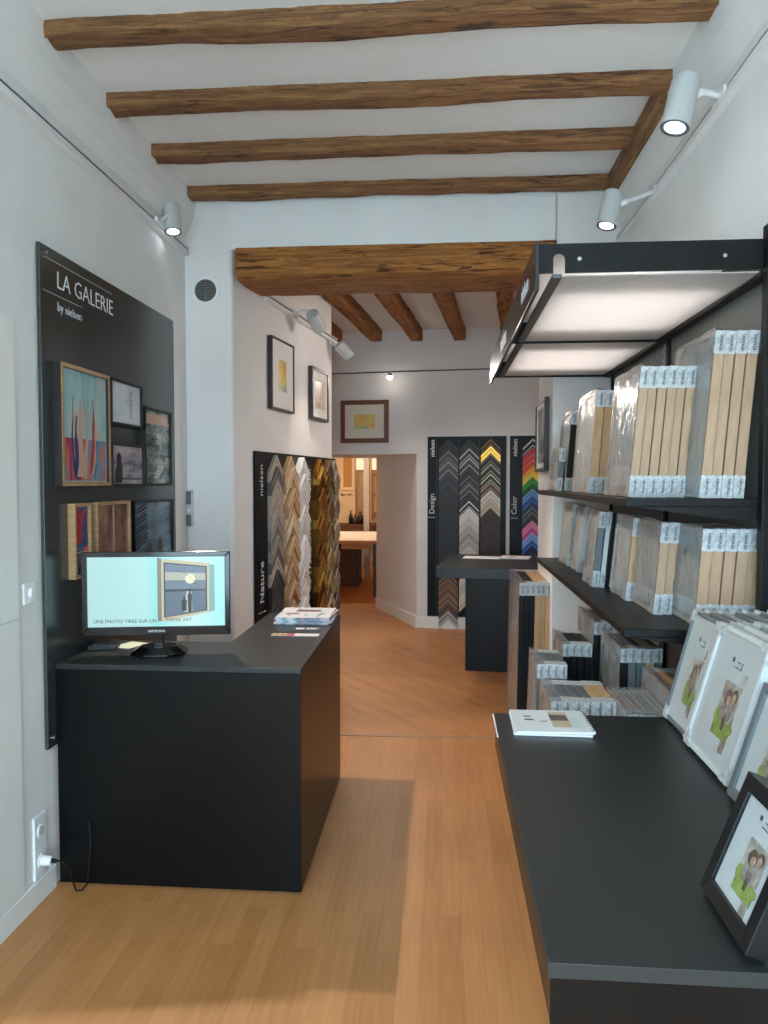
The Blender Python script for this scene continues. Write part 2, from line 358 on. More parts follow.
ART5 = noise_mat('abstract_red_print', [(.35, '#1f2f4a'), (.46, '#3f5a78'), (.52, '#c23b45'), (.66, '#d8606a')], (3, 3, 2), 3.2, 3, rough=.12, dist=.8)
ART6 = noise_mat('brown_haze_print', [(.3, '#4a3230'), (.5, '#8a6252'), (.7, '#b98f78')], (3, 3, 1.4), 3, 4, rough=.12)
ART7 = noise_mat('dusk_sky_print', [(.3, '#26404f'), (.5, '#4a6a7a'), (.7, '#7f98a2')], (1, 1, 3), 3, 3, rough=.12)
DSIL = mat('dark_silhouette', '#231c1a', .3); LITE = mat('pale_streak', '#d8d6d2', .3); WAT = mat('teal_shadow', '#28505e', .2); ORNG = mat('salmon_streak', '#c8a08e', .25); REDS = mat('crimson_streak', '#a8343c', .25); NAVY = mat('navy_streak', '#25346a', .25)
DUSK = mat('dusk_blue', '#1c2c3a', .2)
def streaks(cols, n, z0f, z1f, seed):
    rr = random.Random(seed)
    def f(a, w, h, d):
        y = -d+.0115
        for k in range(n):
            x = w*(.28+.55*rr.random()); m = rr.choice(cols); zt = h*(z1f*(.7+.3*rr.random())); zb = h*(z0f+.05*rr.random()); wd = w*(.02+.035*rr.random()); bend = w*(rr.random()-.5)*.14
            pl = []; pr = []
            for q in range(9):
                t = q/8; xx = x+bend*math.sin(t*2.6)+.004*math.sin(t*9+k); ww = wd*(1.1-t*.9)*(.7+.5*math.sin(t*7+k)**2)
                pl.append((xx-ww, zb+(zt-zb)*t)); pr.append((xx+ww, zb+(zt-zb)*t))
            for q in range(8):
                a.add([(pl[q][0], y-.0001*k, pl[q][1]), (pr[q][0], y-.0001*k, pr[q][1]), (pr[q+1][0], y-.0001*k, pr[q+1][1]), (pl[q+1][0], y-.0001*k, pl[q+1][1])], [(0, 1, 2, 3)], m)
    return f
def ex1(a, w, h, d):
    a.box(.022, w-.022, -d+.0116, -d+.012, .022, h*.40, 1)
    streaks([2, 2, 3, 4], 9, .06, .80, 5)(a, w, h, d)
def ex2(a, w, h, d):
    rr = random.Random(2); y = -d+.0114
    for k in range(14): z = h*(.2+.045*k); a.box(w*(.60+.02*rr.random()), w*(.70+.05*rr.random()), y, y+.0005, z, z+h*.018, 1)
def ex3(a, w, h, d):
    y = -d+.0114
    a.prism([(w*.12, h*.08), (w*.34, h*.08), (w*.36, h*.45), (w*.31, h*.58), (w*.33, h*.70), (w*.26, h*.80), (w*.18, h*.70), (w*.20, h*.5), (w*.13, h*.35)], y, y+.0005, 'y', 1)
    a.box(w*.34, w*.95, y, y+.0005, h*.16, h*.20, 1)
def ex4(a, w, h, d):
    y = -d+.0114; a.box(w*.1, w*.92, y, y+.0005, h*.80, h*.93, 1)
    for k in range(9): a.box(w*(.35+.02*k), w*(.55+.03*k), y, y+.0005, h*(.10+.02*k), h*(.108+.02*k), 2)
    for k in range(7): a.box(w*(.45+.01*k), w*(.66-.02*k), y, y+.0005, h*(.56+.03*k), h*(.565+.03*k), 2)
def ex5(a, w, h, d):
    y = -d+.0114
    a.prism([(w*.14, h*.45), (w*.50, h*.45), (w*.52, h*.70), (w*.40, h*.90), (w*.14, h*.92)], y, y+.0005, 'y', 1)
    a.prism([(w*.60, h*.40), (w*.86, h*.42), (w*.84, h*.90), (w*.62, h*.80)], y, y+.0005, 'y', 2)
    a.box(w*.14, w*.86, y-.0003, y, h*.34, h*.35, 3)
def ex6(a, w, h, d):
    y = -d+.0114; a.box(w*.50, w*.55, y, y+.0005, h*.08, h*.94, 1)
def ex7(a, w, h, d):
    y = -d+.0114; rr = random.Random(3)
    for k in range(11):
        z = h*(.92-.062*k); a.prism([(w*.06, z-.03), (w*.06, z-.018), (w*(.30+.08*rr.random()), z+.016), (w*(.30+.05*rr.random()), z+.004)], y, y+.0005, 'y', 1)
    for cx, ww, hh in ((.36, .10, .30), (.66, .07, .36)):
        a.prism([(w*(cx-ww), h*.06), (w*(cx+ww), h*.06), (w*(cx+ww), h*(hh-.10)), (w*cx, h*hh), (w*(cx-ww), h*(hh-.10))], y, y+.0005, 'y', 2)
def yb(y): return -1.45/1.48*y   # helper kept simple: frames stand 5 cm proud of the board
DKS = mat('dark_frame_side', '#1e1814', .5)
GP = 'framed prints on the gallery board'
XB = -1.511
def bpic(y0, y1, z0, z1, fm, b, art, ex, label, depth=.032, sides=None):
    k = 1.0
    y0, y1 = y0*k, y1*k; z0 = 1.6+(z0-1.6)*k; z1 = 1.6+(z1-1.6)*k
    picture('framed_print', y1-y0, z1-z0, depth, b, fm, art, 0, (XB-.0005, y0, z0), PI/2, label, 'picture', GP, ex, None, sides)
bpic(2.822, 3.25, 1.58, 2.065, WOODF, .016, [ART1, ART1B, ORNG, REDS, NAVY], ex1, 'large oak framed teal and red abstract print, upper left on the gallery board', sides=DKS)
bpic(3.268, 3.622, 1.857, 2.066, BLACKE, .012, [ART2, GREYE], ex2, 'small black framed pale print, top middle on the gallery board')
bpic(3.268, 3.638, 1.575, 1.775, BLACKE, .012, [ART3, DSIL], ex3, 'small black framed misty print with dark rock, below the pale print')
bpic(3.650, 4.015, 1.575, 1.972, BLACKE, .012, [ART4, ORNG, LITE], ex4, 'tall black framed stormy sea print, right side of the gallery board')
bpic(2.915, 3.062, 1.20, 1.508, WOODF, .014, [ART5, REDS, NAVY, LITE], ex5, 'oak framed red and navy abstract print, lower left on the gallery board')
bpic(3.112, 3.462, 1.20, 1.508, WOODF, .014, [ART6, ORNG], ex6, 'oak framed brown hazy print, lower middle behind the monitor')
bpic(3.512, 4.03, 1.20, 1.503, BLACKE, .012, [ART7, DUSK, DSIL], ex7, 'dark framed dusk print with palm leaf and two towers, lower right')

# --- switch, socket, plug and cable
sk = thing('wall_socket', 'white double wall socket plate low on the left wall by the black counter', 'socket', (-1.53, 2.645, .095), PI/2)
MB().box(0, .085, -.010, 0, 0, .24).build('plate', WHITE, sk, .003)
for z in (.062, .178):
    m_ = MB(); m_.cone((.043, -.010, z), (.043, -.014, z), .026, .026, 24); m_.build('socket_ring', TRIMW, sk, .001)
MB().cone((.043, -.014, .178), (.043, -.0145, .178), .017, .017, 24).build('socket_recess', mat('socket_shade', '#b9bcbc', .6), sk)
pl = thing('power_plug', 'white round plug pushed into the lower outlet of the wall socket', 'plug', (-1.53, 2.688, .157), PI/2)
MB().cone((0, -.0145, 0), (0, -.052, 0), .021, .017, 20).build('plug_body', WHITE, pl, .003)
MB().cone((0, -.052, 0), (0, -.070, 0), .009, .006, 16).build('cable_grip', BLACKE, pl)
cb = MB().tube([(-1.458, 2.688, .157), (-1.44, 2.70, .150), (-1.425, 2.725, .10), (-1.425, 2.75, .03), (-1.42, 2.755, .006), (-1.40, 2.76, .006), (-1.38, 2.765, .03), (-1.372, 2.772, .1), (-1.372, 2.785, .2), (-1.38, 2.79, .26)], .0035, 8)
tag(cb.build('power_cable', BLACKE), 'thin black cable looping from the white plug to the black counter', 'cable')
sw_ = thing('light_switch', 'white square rotary wall switch beside the gallery board', 'switch', (-1.53, 2.61, 1.145), PI/2)
MB().box(0, .08, -.009, 0, 0, .08).build('plate', WHITE, sw_, .003)
MB().cone((.045, -.009, .04), (.045, -.020, .04), .020, .018, 24).build('dial', WHITE, sw_, .002)

# --- vent and handset on the pillar face (facing the viewer)
v = thing('air_vent', 'round white air vent with dark slatted grille high on the white pillar', 'vent', (-1.405, 4.4, 2.726))
rg = MB(); n = 40
for r0, r1, y0, y1 in ((.066, .085, -.012, -.012), (.085, .085, -.012, 0), (.066, .066, -.012, 0)):
    vs = [(math.cos(2*PI*i/n)*r, y, math.sin(2*PI*i/n)*r) for r, y in ((r0, y0), (r1, y1)) for i in range(n)]
    rg.add(vs, [(i, (i+1) % n, n+(i+1) % n, n+i) for i in range(n)], 0, True)
rg.build('rim', WHITE, v)
sl = MB()
for k in range(-6, 7):
    z = k*.0098; w = math.sqrt(max(.0655**2-z*z, 0)); sl.box(-w, w, -.010, -.003, z-.0022, z+.0022)
sl.box(-.002, .002, -.011, -.004, -.062, .062)
sl.build('grille', mat('vent_grille', '#74756f', .5), v)
MB().cone((0, -.002, 0), (0, -.0005, 0), .066, .066, 40).build('backing', mat('vent_dark', '#202220', .8), v)
ih = thing('intercom_handset', 'narrow grey and white wall handset on the pillar beside the gallery board', 'intercom', (-1.515, 4.4, 1.325))
MB().box(-.022, .022, -.022, 0, 0, .225).build('body', mat('handset_white', '#c2c6c6', .4), ih, .005)
MB().box(-.016, .016, -.030, -.022, .135, .215).box(-.016, .016, -.030, -.022, .005, .075).build('grip', mat('handset_grey', '#5f6f6c', .35), ih, .004)
MB().cone((0, -.022, .100), (0, -.028, .100), .011, .010, 16).build('button', WHITE, ih)
MB().tube([(-.004, -.011, .002), (-.006, -.012, -.1), (-.002, -.010, -.25), (-.008, -.012, -.45), (-.004, -.012, -.7)], .004, 8).build('cable', WHITE, ih)

# ================================================================== TRACKS AND SPOTLIGHTS
def track(name, p0, p1, label, nrm):
    """rail on a wall from p0 to p1; nrm points into the room"""
    p0, p1 = Vector(p0), Vector(p1); d = p1-p0; L = d.length
    t = thing(name, label, 'track rail', p0, (0, 0, math.atan2(d.y, d.x)))
    s = 1 if Vector((-d.y, d.x, 0)).dot(Vector(nrm)) > 0 else -1
    def B(a0, a1, z0, z1): y0, y1 = sorted((a0*s, a1*s)); return (0, L, y0, y1, z0, z1)
    MB().box(*B(0, .030, -.034, -.006)).box(*B(0, .030, .006, .014)).box(*B(0, .010, -.006, .006)).build('rail', WHITE, t, .001)
    MB().box(*B(.010, .024, -.005, .005)).build('conductor_slot', mat('track_slot', '#24282a', .5), t)
    return t
track('track_rail', (-1.53, 1.0, 2.962), (-1.53, 4.38, 2.962), 'white lighting track high on the left wall above the gallery board', (1, 0, 0))
track('track_rail', (1.0, 1.2, 2.962), (1.0, 4.38, 2.962), 'white lighting track high on the right wall above the canopy', (-1, 0, 0))
th = rad(8.3)
track('track_rail', (-1.178, 4.90, 2.815), (-.945, 6.50, 2.765), 'white lighting track on the back room left wall above the two small pictures', (1, 0, 0))

def spot(loc, axis, joint, rail, label, r=.056, L=.17, power=60, col=(1, .93, .84), size=70, blend=.6, glow=14, lampaim=None, lens_r=.8):
    """loc = centre of the lens; axis = direction the light shines"""
    ax = Vector(axis).normalized(); q = ax.to_track_quat('Z', 'Y')
    t = thing('track_spotlight', label, 'spotlight', loc, (0, 0, 0), 'white track spotlights')
    t.rotation_mode = 'QUATERNION'; t.rotation_quaternion = q
    inv = q.inverted(); Lc = Vector(loc)
    h = MB(); h.lathe([(r*lens_r, .004), (r, .004), (r, 0), (r, -L+.012), (r*.93, -L+.003), (r*.8, -L), (0, -L)], 40); h.build('housing', mat('spot_housing', '#bfc2c2', .4), t)
    MB().lathe([(r*.70, .003), (r*.99, .0055), (r*.99, -.012)], 40).build('bezel', mat('spot_bezel', '#3c444c', .3), t)
    MB().lathe([(0, -.004), (r*.25, -.006), (r*.5, -.003), (r*.72, .002)], 40).build('lens', emit('spot_lens', '#e6f2ff', glow), t)
    jl = inv @ (Vector(joint)-Lc); rl = inv @ (Vector(rail)-Lc)
    bl = Vector((0, 0, -L*.55))
    MB().cone(bl, jl, .016, .014, 16).cone(jl, rl, .011, .011, 16).build('arm', WHITE, t)
    a = MB(); rr = Vector(rail)-Vector(loc)
    a.add([inv @ (rr+Vector((dx, dy, dz))) for dz in (-.014, .014) for dy in (-.06, .06) for dx in (-.012, .012)], [(0, 2, 3, 1), (4, 5, 7, 6), (0, 1, 5, 4), (2, 6, 7, 3), (0, 4, 6, 2), (1, 3, 7, 5)])
    a.build('track_adapter', WHITE, t, .003)
    ld = bpy.data.lights.new('spot_lamp', 'SPOT'); ld.energy = power; ld.color = col; ld.spot_size = rad(size); ld.spot_blend = blend; ld.shadow_soft_size = .03
    lo = bpy.data.objects.new('spot_lamp', ld); C.objects.link(lo); lo.parent = t; lo.location = (0, 0, .02)
    aim = Vector(lampaim) if lampaim else ax
    lo.rotation_mode = 'QUATERNION'; lo.rotation_quaternion = (inv @ aim.normalized()).to_track_quat('-Z', 'Y')
    return t
WARM = (1, .88, .79)
spot((-1.455, 4.0, 2.945), (.12, -.16, -1), (-1.47, 4.0, 3.04), (-1.50, 3.92, 2.965), 'white cylinder spotlight on the left wall track above the gallery board', .045, .15, 190, (1, .88, .74), 78, .5, lampaim=(.62, -.34, -1))
spot((.805, 2.75, 2.838), (-.26, -.10, -1), (.90, 2.76, 2.96), (.978, 2.80, 2.962), 'larger white spotlight on the right wall track, nearest the viewer', .050, .18, 35, (1, .94, .86), 80, .7)
spot((.752, 3.60, 2.785), (-.22, -.12, -1), (.84, 3.60, 2.89), (.978, 3.66, 2.955), 'smaller far white spotlight on the right wall track above the canopy', .046, .16, 30, (1, .92, .82), 80, .7)
spot((-.905, 5.50, 2.72), (.22, .75, -.50), (-1.0, 5.42, 2.84), (-1.065, 5.40, 2.80), 'white spotlight on the back room track, above the nearer small picture', .05, .15, 45, WARM, 100, .5, lampaim=(.5, .1, -1))
spot((-.80, 6.40, 2.665), (.62, .45, -.62), (-.90, 6.36, 2.74), (-.945, 6.36, 2.77), 'white spotlight at the far end of the back room track', .05, .14, 45, WARM, 110, .5, lampaim=(.8, .2, -1))
# cable lamp on the back wall
cw = MB().tube([(-1.3, yf(-1.3)-.02, 2.775), (0, yf(0)-.02, 2.782), (1.4, yf(1.4)-.02, 2.786)], .006, 8)
tag(cw.build('light_cable', DARKG), 'thin dark lighting cable stretched across the top of the back wall', 'cable')
t = thing('cable_spotlight', 'tiny bright spotlight hanging from the cable above the brown framed picture', 'spotlight', (-.565, 8.0, 2.71), 0)
MB().lathe([(.020, 0), (.028, .03), (.018, .055), (0, .06)], 20).build('housing', CHROME, t)
for c_ in t.children: c_.rotation_euler = (rad(75), 0, 0)
MB().tube([(0, .03, .02), (0, .08, .05), (0, .10, .07)], .004, 6).build('stem', CHROME, t)
sp = MB(); sp.lathe([(0, -.030), (.022, -.022), (.030, 0), (.022, .022), (0, .030)], 20); sp.build('bulb', emit('tiny_bulb', '#fff4e6', 30), t).location = (0, -.03, -.01)
ld = bpy.data.lights.new('bulb_lamp', 'SPOT'); ld.energy = 45; ld.color = WARM; ld.spot_size = rad(130); ld.spot_blend = .6; ld.shadow_soft_size = .03
lo = bpy.data.objects.new('bulb_lamp', ld); C.objects.link(lo); lo.parent = t; lo.location = (0, -.08, -.02); lo.rotation_mode = 'QUATERNION'; lo.rotation_quaternion = Vector((.25, -.9, -1)).normalized().to_track_quat('-Z', 'Y')

# ================================================================== BACK ROOM PICTURES
def angled(y): return -1.25+(y-4.4)*math.tan(th)
AR = PI/2-th
cm = mat('white_mount', '#e2e0dc', .7)
WC = noise_mat('yellow_watercolour', [(.35, '#a8b89a'), (.5, '#e0c860'), (.62, '#d8a860'), (.75, '#c8c4b0')], (1, 1, 1), 9, 3, rough=.3)
WC2 = noise_mat('faint_sketch', [(.35, '#c9a890'), (.55, '#e0d4c8'), (.75, '#d8d4d0')], (1, 1, 1), 12, 3, rough=.3)
WC3 = noise_mat('grey_landscape', [(.4, '#5f6668'), (.6, '#9aa0a0')], (1, 1, 3), 4, 4, rough=.2)
DKF = mat('dark_brown_frame', '#2c2224', .4)
MAHO = noise_mat('mahogany_frame', [(.3, '#5a3022'), (.7, '#7c4732')], (8, 8, 8), 4, 4, rough=.4)
picture('wall_picture', .44, .485, .035, .014, DKF, WC, .12, (angled(4.955), 4.955, 2.085), AR, 'dark framed watercolour with wide white mount, nearer one on the back room left wall', 'picture', None, None, cm)
picture('wall_picture', .43, .41, .035, .022, DKF, WC2, .07, (angled(5.80), 5.80, 2.085), AR, 'narrow dark framed sketch further along the back room left wall', 'picture', None, None, cm)
picture('wall_picture', .534, .462, .035, .048, MAHO, WC, .105, (-1.12, yf(-1.12), 2.018), -rad(6), 'wide mahogany framed yellow watercolour above the doorway', 'picture', None, None, mat('beige_mount', '#d8d2c4', .7))
picture('wall_picture', .44, .44, .03, .02, DKF, WC3, .03, (.628, 4.97, 1.66), -PI/2, 'black framed picture seen edge-on on the white pier beside the shelves', 'picture', None, None, cm)

# ================================================================== MOULDING SAMPLE BOARDS
def chevron(a, w, tk, face, edge):
    """inverted V corner sample: apex at (0,0), arm half-span a, bar (vertical) height w, thickness tk"""
    mb = MB()
    def V(z0, z1, y0, y1, m):
        mb.prism([(-a, -a-z1), (0, -z1), (0, -z0), (-a, -a-z0)][::1], y0, y1, 'y', m)
        mb.prism([(0, -z1), (a, -a-z1), (a, -a-z0), (0, -z0)], y0, y1, 'y', m)
    V(0, w, -tk, 0, 0); V(0, w*.20, -tk-.006, -tk, 1); V(w*.72, w*.84, -tk-.003, -tk, 1)
    return mb
CM = {}
def cmat(c, glossy):
    k = (c, glossy)
    if k not in CM:
        metal = glossy == 2
        CM[k] = mat('moulding_'+c.lstrip('#')+('_metal' if metal else ''), c, .28 if glossy else .5, .75 if metal else 0)
    return CM[k]
def column(origin, rz, x, ztop, half, pxm, rows, board, coln, group, tk=.018, thick=None):
    """hang samples; x and ztop are in the board's local frame"""
    z = ztop; ca, sa = math.cos(rz), math.sin(rz)
    for k, row in enumerate(rows):
        w = row[0]*pxm; face = row[1]; edge = row[2] if len(row) > 2 else face; gl = row[3] if len(row) > 3 else 0
        tt = tk if thick is None else thick[k % len(thick)]
        me = chevron(half, w*.96, tt, 0, 0).mesh('corner_sample', [cmat(face, gl), cmat(edge, gl)])
        o = link('corner_sample', me)
        o.location = (origin[0]+x*ca, origin[1]+x*sa, z); o.rotation_euler = (0, 0, rz)
        name = cname(face)
        tag(o, '%s corner sample, %s from the top, %s, %s board' % (name, ORD[k], coln, board), 'frame sample', group)
        z -= w
def cname(c):
    r, g, b = [int(c.lstrip('#')[i:i+2], 16) for i in (0, 2, 4)]
    mx, mn = max(r, g, b), min(r, g, b)
    if mx-mn < 30:
        return 'black' if mx < 48 else 'charcoal' if mx < 90 else 'grey' if mx < 150 else 'pale grey' if mx < 205 else 'white'
    if r == mx:
        if b > g+20: return 'pink'
        if g > .78*r: return 'yellow' if b < .6*r else 'cream'
        if mx < 110: return 'dark brown'
        if r-g > 110 and b < 110: return 'red' if g < 90 else 'orange'
        return 'brown' if mx < 170 else 'tan'
    if g == mx: return 'green'
    return 'blue'
P6 = -rad(6); M = .01078
ob = (-.165, yf(-.165)-.002, 0)
t = thing('sample_board', 'black Design sample board on the back wall with three columns of frame corners', 'sample board', ob, P6)
MB().box(0, .835, -.016, 0, .135, 2.076).build('board', PANELB, t, .001)
MB().box(.095, .10, -.018, -.016, .16, 2.06).box(.328, .333, -.018, -.016, .16, 2.06).box(.552, .557, -.018, -.016, .16, 2.06).build('groove', DARKG, t)
text('nielsen', .066, t, (.055, -.0175, 1.86), PRINTW, vertical=True, bold=.001)
text('Design', .080, t, (.050, -.0175, 1.245), PRINTW, vertical=True)
MB().box(.01, .085, -.018, -.016, 1.205, 1.209).build('rule_line', PRINTW, t)
K = [(7, '#1b1c1f', '#3a3c40'), (6, '#242529', '#34363a'), (7, '#151618', '#2c2e33')]
colA = [(11, '#101113', '#26282b'), (10, '#3a3c40', '#6c7074'), (12, '#44464a', '#85888c'), (13, '#2c2e33', '#3c3f44')]+[K[i % 3] for i in range(13)]+[(7, '#5a4032', '#a08468'), (6, '#6e4c38', '#8c6a50')]+[(8, '#60432f', '#957050'), (8, '#6a4c3a', '#ac8c70'), (9, '#4a3830', '#7c6048'), (8, '#8c8684', '#c8c4c4')]
colB = [(9, '#1a1b1d', '#2c2e30'), (9, '#2c2c2e', '#b8b8ba'), (10, '#3a3a3c', '#a8aaac'), (8, '#1c1c1e', '#38383a'), (8, '#242426', '#6c6c6e'), (9, '#343436', '#8c8c8e'), (8, '#2a2224', '#463a3c'), (7, '#141416', '#eceae6'), (8, '#d8d6d2', '#f0eeea'), (8, '#c0bcb8', '#e6e2de'), (7, '#a6a29e', '#d0ccc8'),
        (7, '#8f8b88', '#c4c0bc'), (8, '#a8a39c', '#ccc8c2'), (8, '#c9c4bc', '#e0dcd6'), (9, '#d8d3ca', '#ece8e0'), (8, '#a8825a', '#d0b080'), (8, '#d8d4cc', '#ece8e0'), (8, '#c8c4bc'), (8, '#ddd8cc'), (8, '#c4b8a4', '#e8e0cc')]
colC = [(7, '#2a1a14', '#a87028'), (7, '#a8782c', '#d8a848', 2), (10, '#1c1c1c', '#8c8a70'), (10, '#222422', '#b0b090'), (8, '#201e1a', '#d8d4b8'), (8, '#5a3e30', '#b8a490'), (9, '#c8c2b8', '#e8e4dc'), (9, '#b8a890', '#d8ccb8')]+[(7, '#3a2622', '#54362e'), (7, '#2e1e1c', '#442c28')]*6+[(7, '#241818', '#3a2826')]*2
GD = 'frame corner samples on the Design board'
column((ob[0], ob[1]-.016, 0), P6, 0.226, 2.045, .103, M, colA, 'Design', 'left column', GD, .022)
column((ob[0], ob[1]-.016, 0), P6, 0.448, 2.045, .103, M, colB, 'Design', 'middle column', GD, .022)
column((ob[0], ob[1]-.016, 0), P6, 0.673, 2.045, .103, M, colC, 'Design', 'right column', GD, .022)
oc = (.705, yf(.705)-.002, 0)
t = thing('sample_board', 'black Color sample board on the back wall with rainbow frame corners', 'sample board', oc, P6)
MB().box(0, .835, -.016, 0, .135, 2.076).build('board', PANELB, t, .001)
text('nielsen', .066, t, (.055, -.0175, 1.86), PRINTW, vertical=True, bold=.001)
text('Color', .080, t, (.050, -.0175, 1.245), PRINTW, vertical=True)
MB().box(.01, .085, -.018, -.016, 1.205, 1.209).build('rule_line', PRINTW, t)
colR = [(9, '#151618', '#d0d0d0'), (6, '#b81e2a', '#e86070'), (6, '#c82030', '#f08080'), (6, '#c83a24', '#f09050'), (5, '#e89a20', '#ffc850'), (5, '#e8c820', '#fff080'), (6, '#2c8a34', '#48b850'), (6, '#0f4a24', '#208038'), (6, '#3a80c0', '#a0d0f0'), (6, '#1e4a90', '#5080d0'), (6, '#16304c', '#3c6090'),
        (6, '#2a3038', '#88909a'), (7, '#1a1a1c', '#5a5a5e'), (6, '#d870a8', '#ffb0d8'), (6, '#a83a88', '#f080c8'), (6, '#60a0e0', '#b0d8ff'), (6, '#2050a0', '#70a0f0'), (7, '#182048', '#304080'), (6, '#203c24', '#385c3c'), (6, '#30a030', '#70e060'), (5, '#e8e020', '#fff480'), (5, '#f0a020', '#ffc060'), (5, '#e03028', '#ff7060'),
        (6, '#c02028', '#f05050'), (6, '#505860', '#8c949c'), (7, '#242428', '#44444a'), (7, '#34343a', '#54545a')]
column((oc[0], oc[1]-.016, 0), P6, .235, 2.045, .103, M, colR, 'Color', 'left column', 'frame corner samples on the Color board', .018)
# Nature and Tradition boards on the angled left wall
on = (angled(4.70)+.002, 4.70, 0)
rn = random.Random(11)
def rows(n, pal, lo=7, hi=11, gl=0): return [(rn.uniform(lo, hi),)+pal[rn.randrange(len(pal))]+(gl,) for _ in range(n)]
t = thing('sample_board', 'black Nature sample board on the angled left wall with grey, brown and white frame corners', 'sample board', on, AR)
MB().box(0, .985, -.016, 0, .30, 1.792).build('board', PANELB, t, .001)
text('nielsen', .075, t, (.095, -.0175, 1.50), PRINTW, vertical=True)
text('Nature', .095, t, (.095, -.0175, .80), PRINTW, vertical=True)
MB().box(.03, .16, -.018, -.016, .74, .745).build('rule_line', PRINTW, t)
GN = 'frame corner samples on the Nature board'
pg = [('#8a7f78', '#a89c94'), ('#6c625c', '#8c827a'), ('#8f8078', '#b8aaa0'), ('#5c5450', '#7a706a'), ('#a09084', '#c0b0a4')]
pd = [('#3a3a3c', '#5a5a5c'), ('#4a4644', '#6c6662'), ('#2c2c2e', '#48484a')]
pb = [('#b08a64', '#d0b090'), ('#9a6238', '#c89060'), ('#c4a078', '#e0c8a4'), ('#8a5a38', '#b08058'), ('#c8ac88', '#e4d0b0')]
pw = [('#d8d4d0', '#f0eeec'), ('#c4bcb8', '#e8e4e0'), ('#e0dedc', '#f4f2f0'), ('#b8b0ac', '#dcd8d4')]
column((on[0]+.016*math.cos(th), on[1]-.016*math.sin(th), 0), AR, .315, 1.775, .115, .0064, rows(10, pg, 10, 14)+rows(8, pd, 10, 15), 'Nature', 'left column', GN, .03, (.02, .03, .025))
column((on[0]+.016*math.cos(th), on[1]-.016*math.sin(th), 0), AR, .575, 1.775, .125, .0064, rows(18, pb, 9, 15), 'Nature', 'middle column', GN, .03, (.03, .045, .02, .055))
column((on[0]+.016*math.cos(th), on[1]-.016*math.sin(th), 0), AR, .825, 1.775, .115, .0064, rows(18, pw, 9, 14), 'Nature', 'right column', GN, .03, (.04, .03, .05))
ot = (angled(5.68)+.002, 5.68, 0)
t = thing('sample_board', 'black sample board at the end of the angled wall with gold and silver frame corners', 'sample board', ot, AR)
MB().box(.002, .79, -.016, 0, .30, 1.792).build('board', PANELB, t, .001)
text('nielsen', .07, t, (.085, -.0175, 1.50), PRINTW, vertical=True)
text('Tradition', .09, t, (.085, -.0175, .86), PRINTW, vertical=True)
pgo = [('#a8782c', '#e8c060'), ('#8a5a20', '#c89040'), ('#c89a40', '#f0d080'), ('#6c4420', '#a87838')]
pch = [('#a89468', '#e0d0a0'), ('#7a6444', '#b8a078'), ('#bcae8c', '#ece0c0'), ('#5c4c34', '#988058')]
psi = [('#9a9288', '#d4ccc0'), ('#6c6660', '#a8a29a'), ('#584a3c', '#8c7c68'), ('#b4a88c', '#e4dcc0')]
GT = 'frame corner samples on the gold and silver board'
column((ot[0]+.016*math.cos(th), ot[1]-.016*math.sin(th), 0), AR, .275, 1.775, .10, .0064, rows(20, pgo, 8, 13, 2), 'gold and silver', 'left column', GT, .035, (.03, .05, .04))
column((ot[0]+.016*math.cos(th), ot[1]-.016*math.sin(th), 0), AR, .485, 1.775, .10, .0064, rows(20, pch, 8, 13, 2), 'gold and silver', 'middle column', GT, .035, (.045, .03, .055))
column((ot[0]+.016*math.cos(th), ot[1]-.016*math.sin(th), 0), AR, .672, 1.775, .085, .0064, rows(20, psi, 8, 13, 2), 'gold and silver', 'right column', GT, .035, (.03, .05, .04))

# ================================================================== LEFT COUNTER (L-shaped) AND THINGS ON IT
ct = thing('sales_counter', 'black L-shaped sales counter against the left wall carrying the monitor', 'counter', (-1.0, 3.3, 0))
def loc(o): o.location = (1.0, -3.3, 0); return o
T = .887
tp = MB().prism([(-1.509, 2.795), (-.537, 2.795), (-.545, 3.965), (-.935, 3.965), (-.935, 3.235), (-1.509, 3.235)], T-.022, T)
loc(tp.build('counter_top', BLKTOP, ct, .0015))
loc(MB().box(-1.508, -.541, 2.80, 2.818, .012, T-.0235).build('front_panel', BLK, ct, .001))
loc(MB().prism([(-.560, 2.8195), (-.5405, 2.8195), (-.548, 3.96), (-.566, 3.96)], .012, T-.0235).build('side_panel', BLK, ct, .001))
loc(MB().box(-.93, -.567, 3.942, 3.96, .012, T-.0235).build('back_panel', BLK, ct, .001))
loc(MB().box(-.93, -.912, 3.24, 3.94, .012, T-.0235).build('inner_panel', BLK, ct, .001))
for x, y in ((-1.48, 2.84), (-.62, 2.84), (-.62, 3.9), (-.88, 3.9)):
    loc(MB().cone((x, y, 0), (x, y, .014), .018, .018, 16).build('foot', CHROME, ct))

mn = thing('monitor', 'black widescreen monitor on the counter showing a framed sunset photo', 'monitor', (-1.165, 2.985, T), rad(9.5))
MW, MH, MZ = .596, .345, .080
c0 = -MW/2-.006
BZ = mat('gloss_black_bezel', '#0c0c0e', .12)
ringm = MB(); b = .022
o_ = [(c0, MZ), (c0+MW, MZ), (c0+MW, MZ+MH), (c0, MZ+MH)]; i_ = [(c0+b, MZ+.036), (c0+MW-b, MZ+.036), (c0+MW-b, MZ+MH-b), (c0+b, MZ+MH-b)]
for k in range(4):
    j = (k+1) % 4; ringm.prism([o_[k], o_[j], i_[j], i_[k]], -.014, .004, 'y')
ringm.box(c0+.002, c0+MW-.002, .004, .02, MZ+.002, MZ+MH-.002)
ringm.prism([(c0+.05, MZ+.04), (c0+MW-.05, MZ+.04), (c0+MW-.08, MZ+MH-.05), (c0+.08, MZ+MH-.05)], .02, .05, 'y')
ringm.build('casing', BZ, mn, .003)
SX0, SX1, SZ0, SZ1 = c0+b, c0+MW-b, MZ+.036, MZ+MH-b
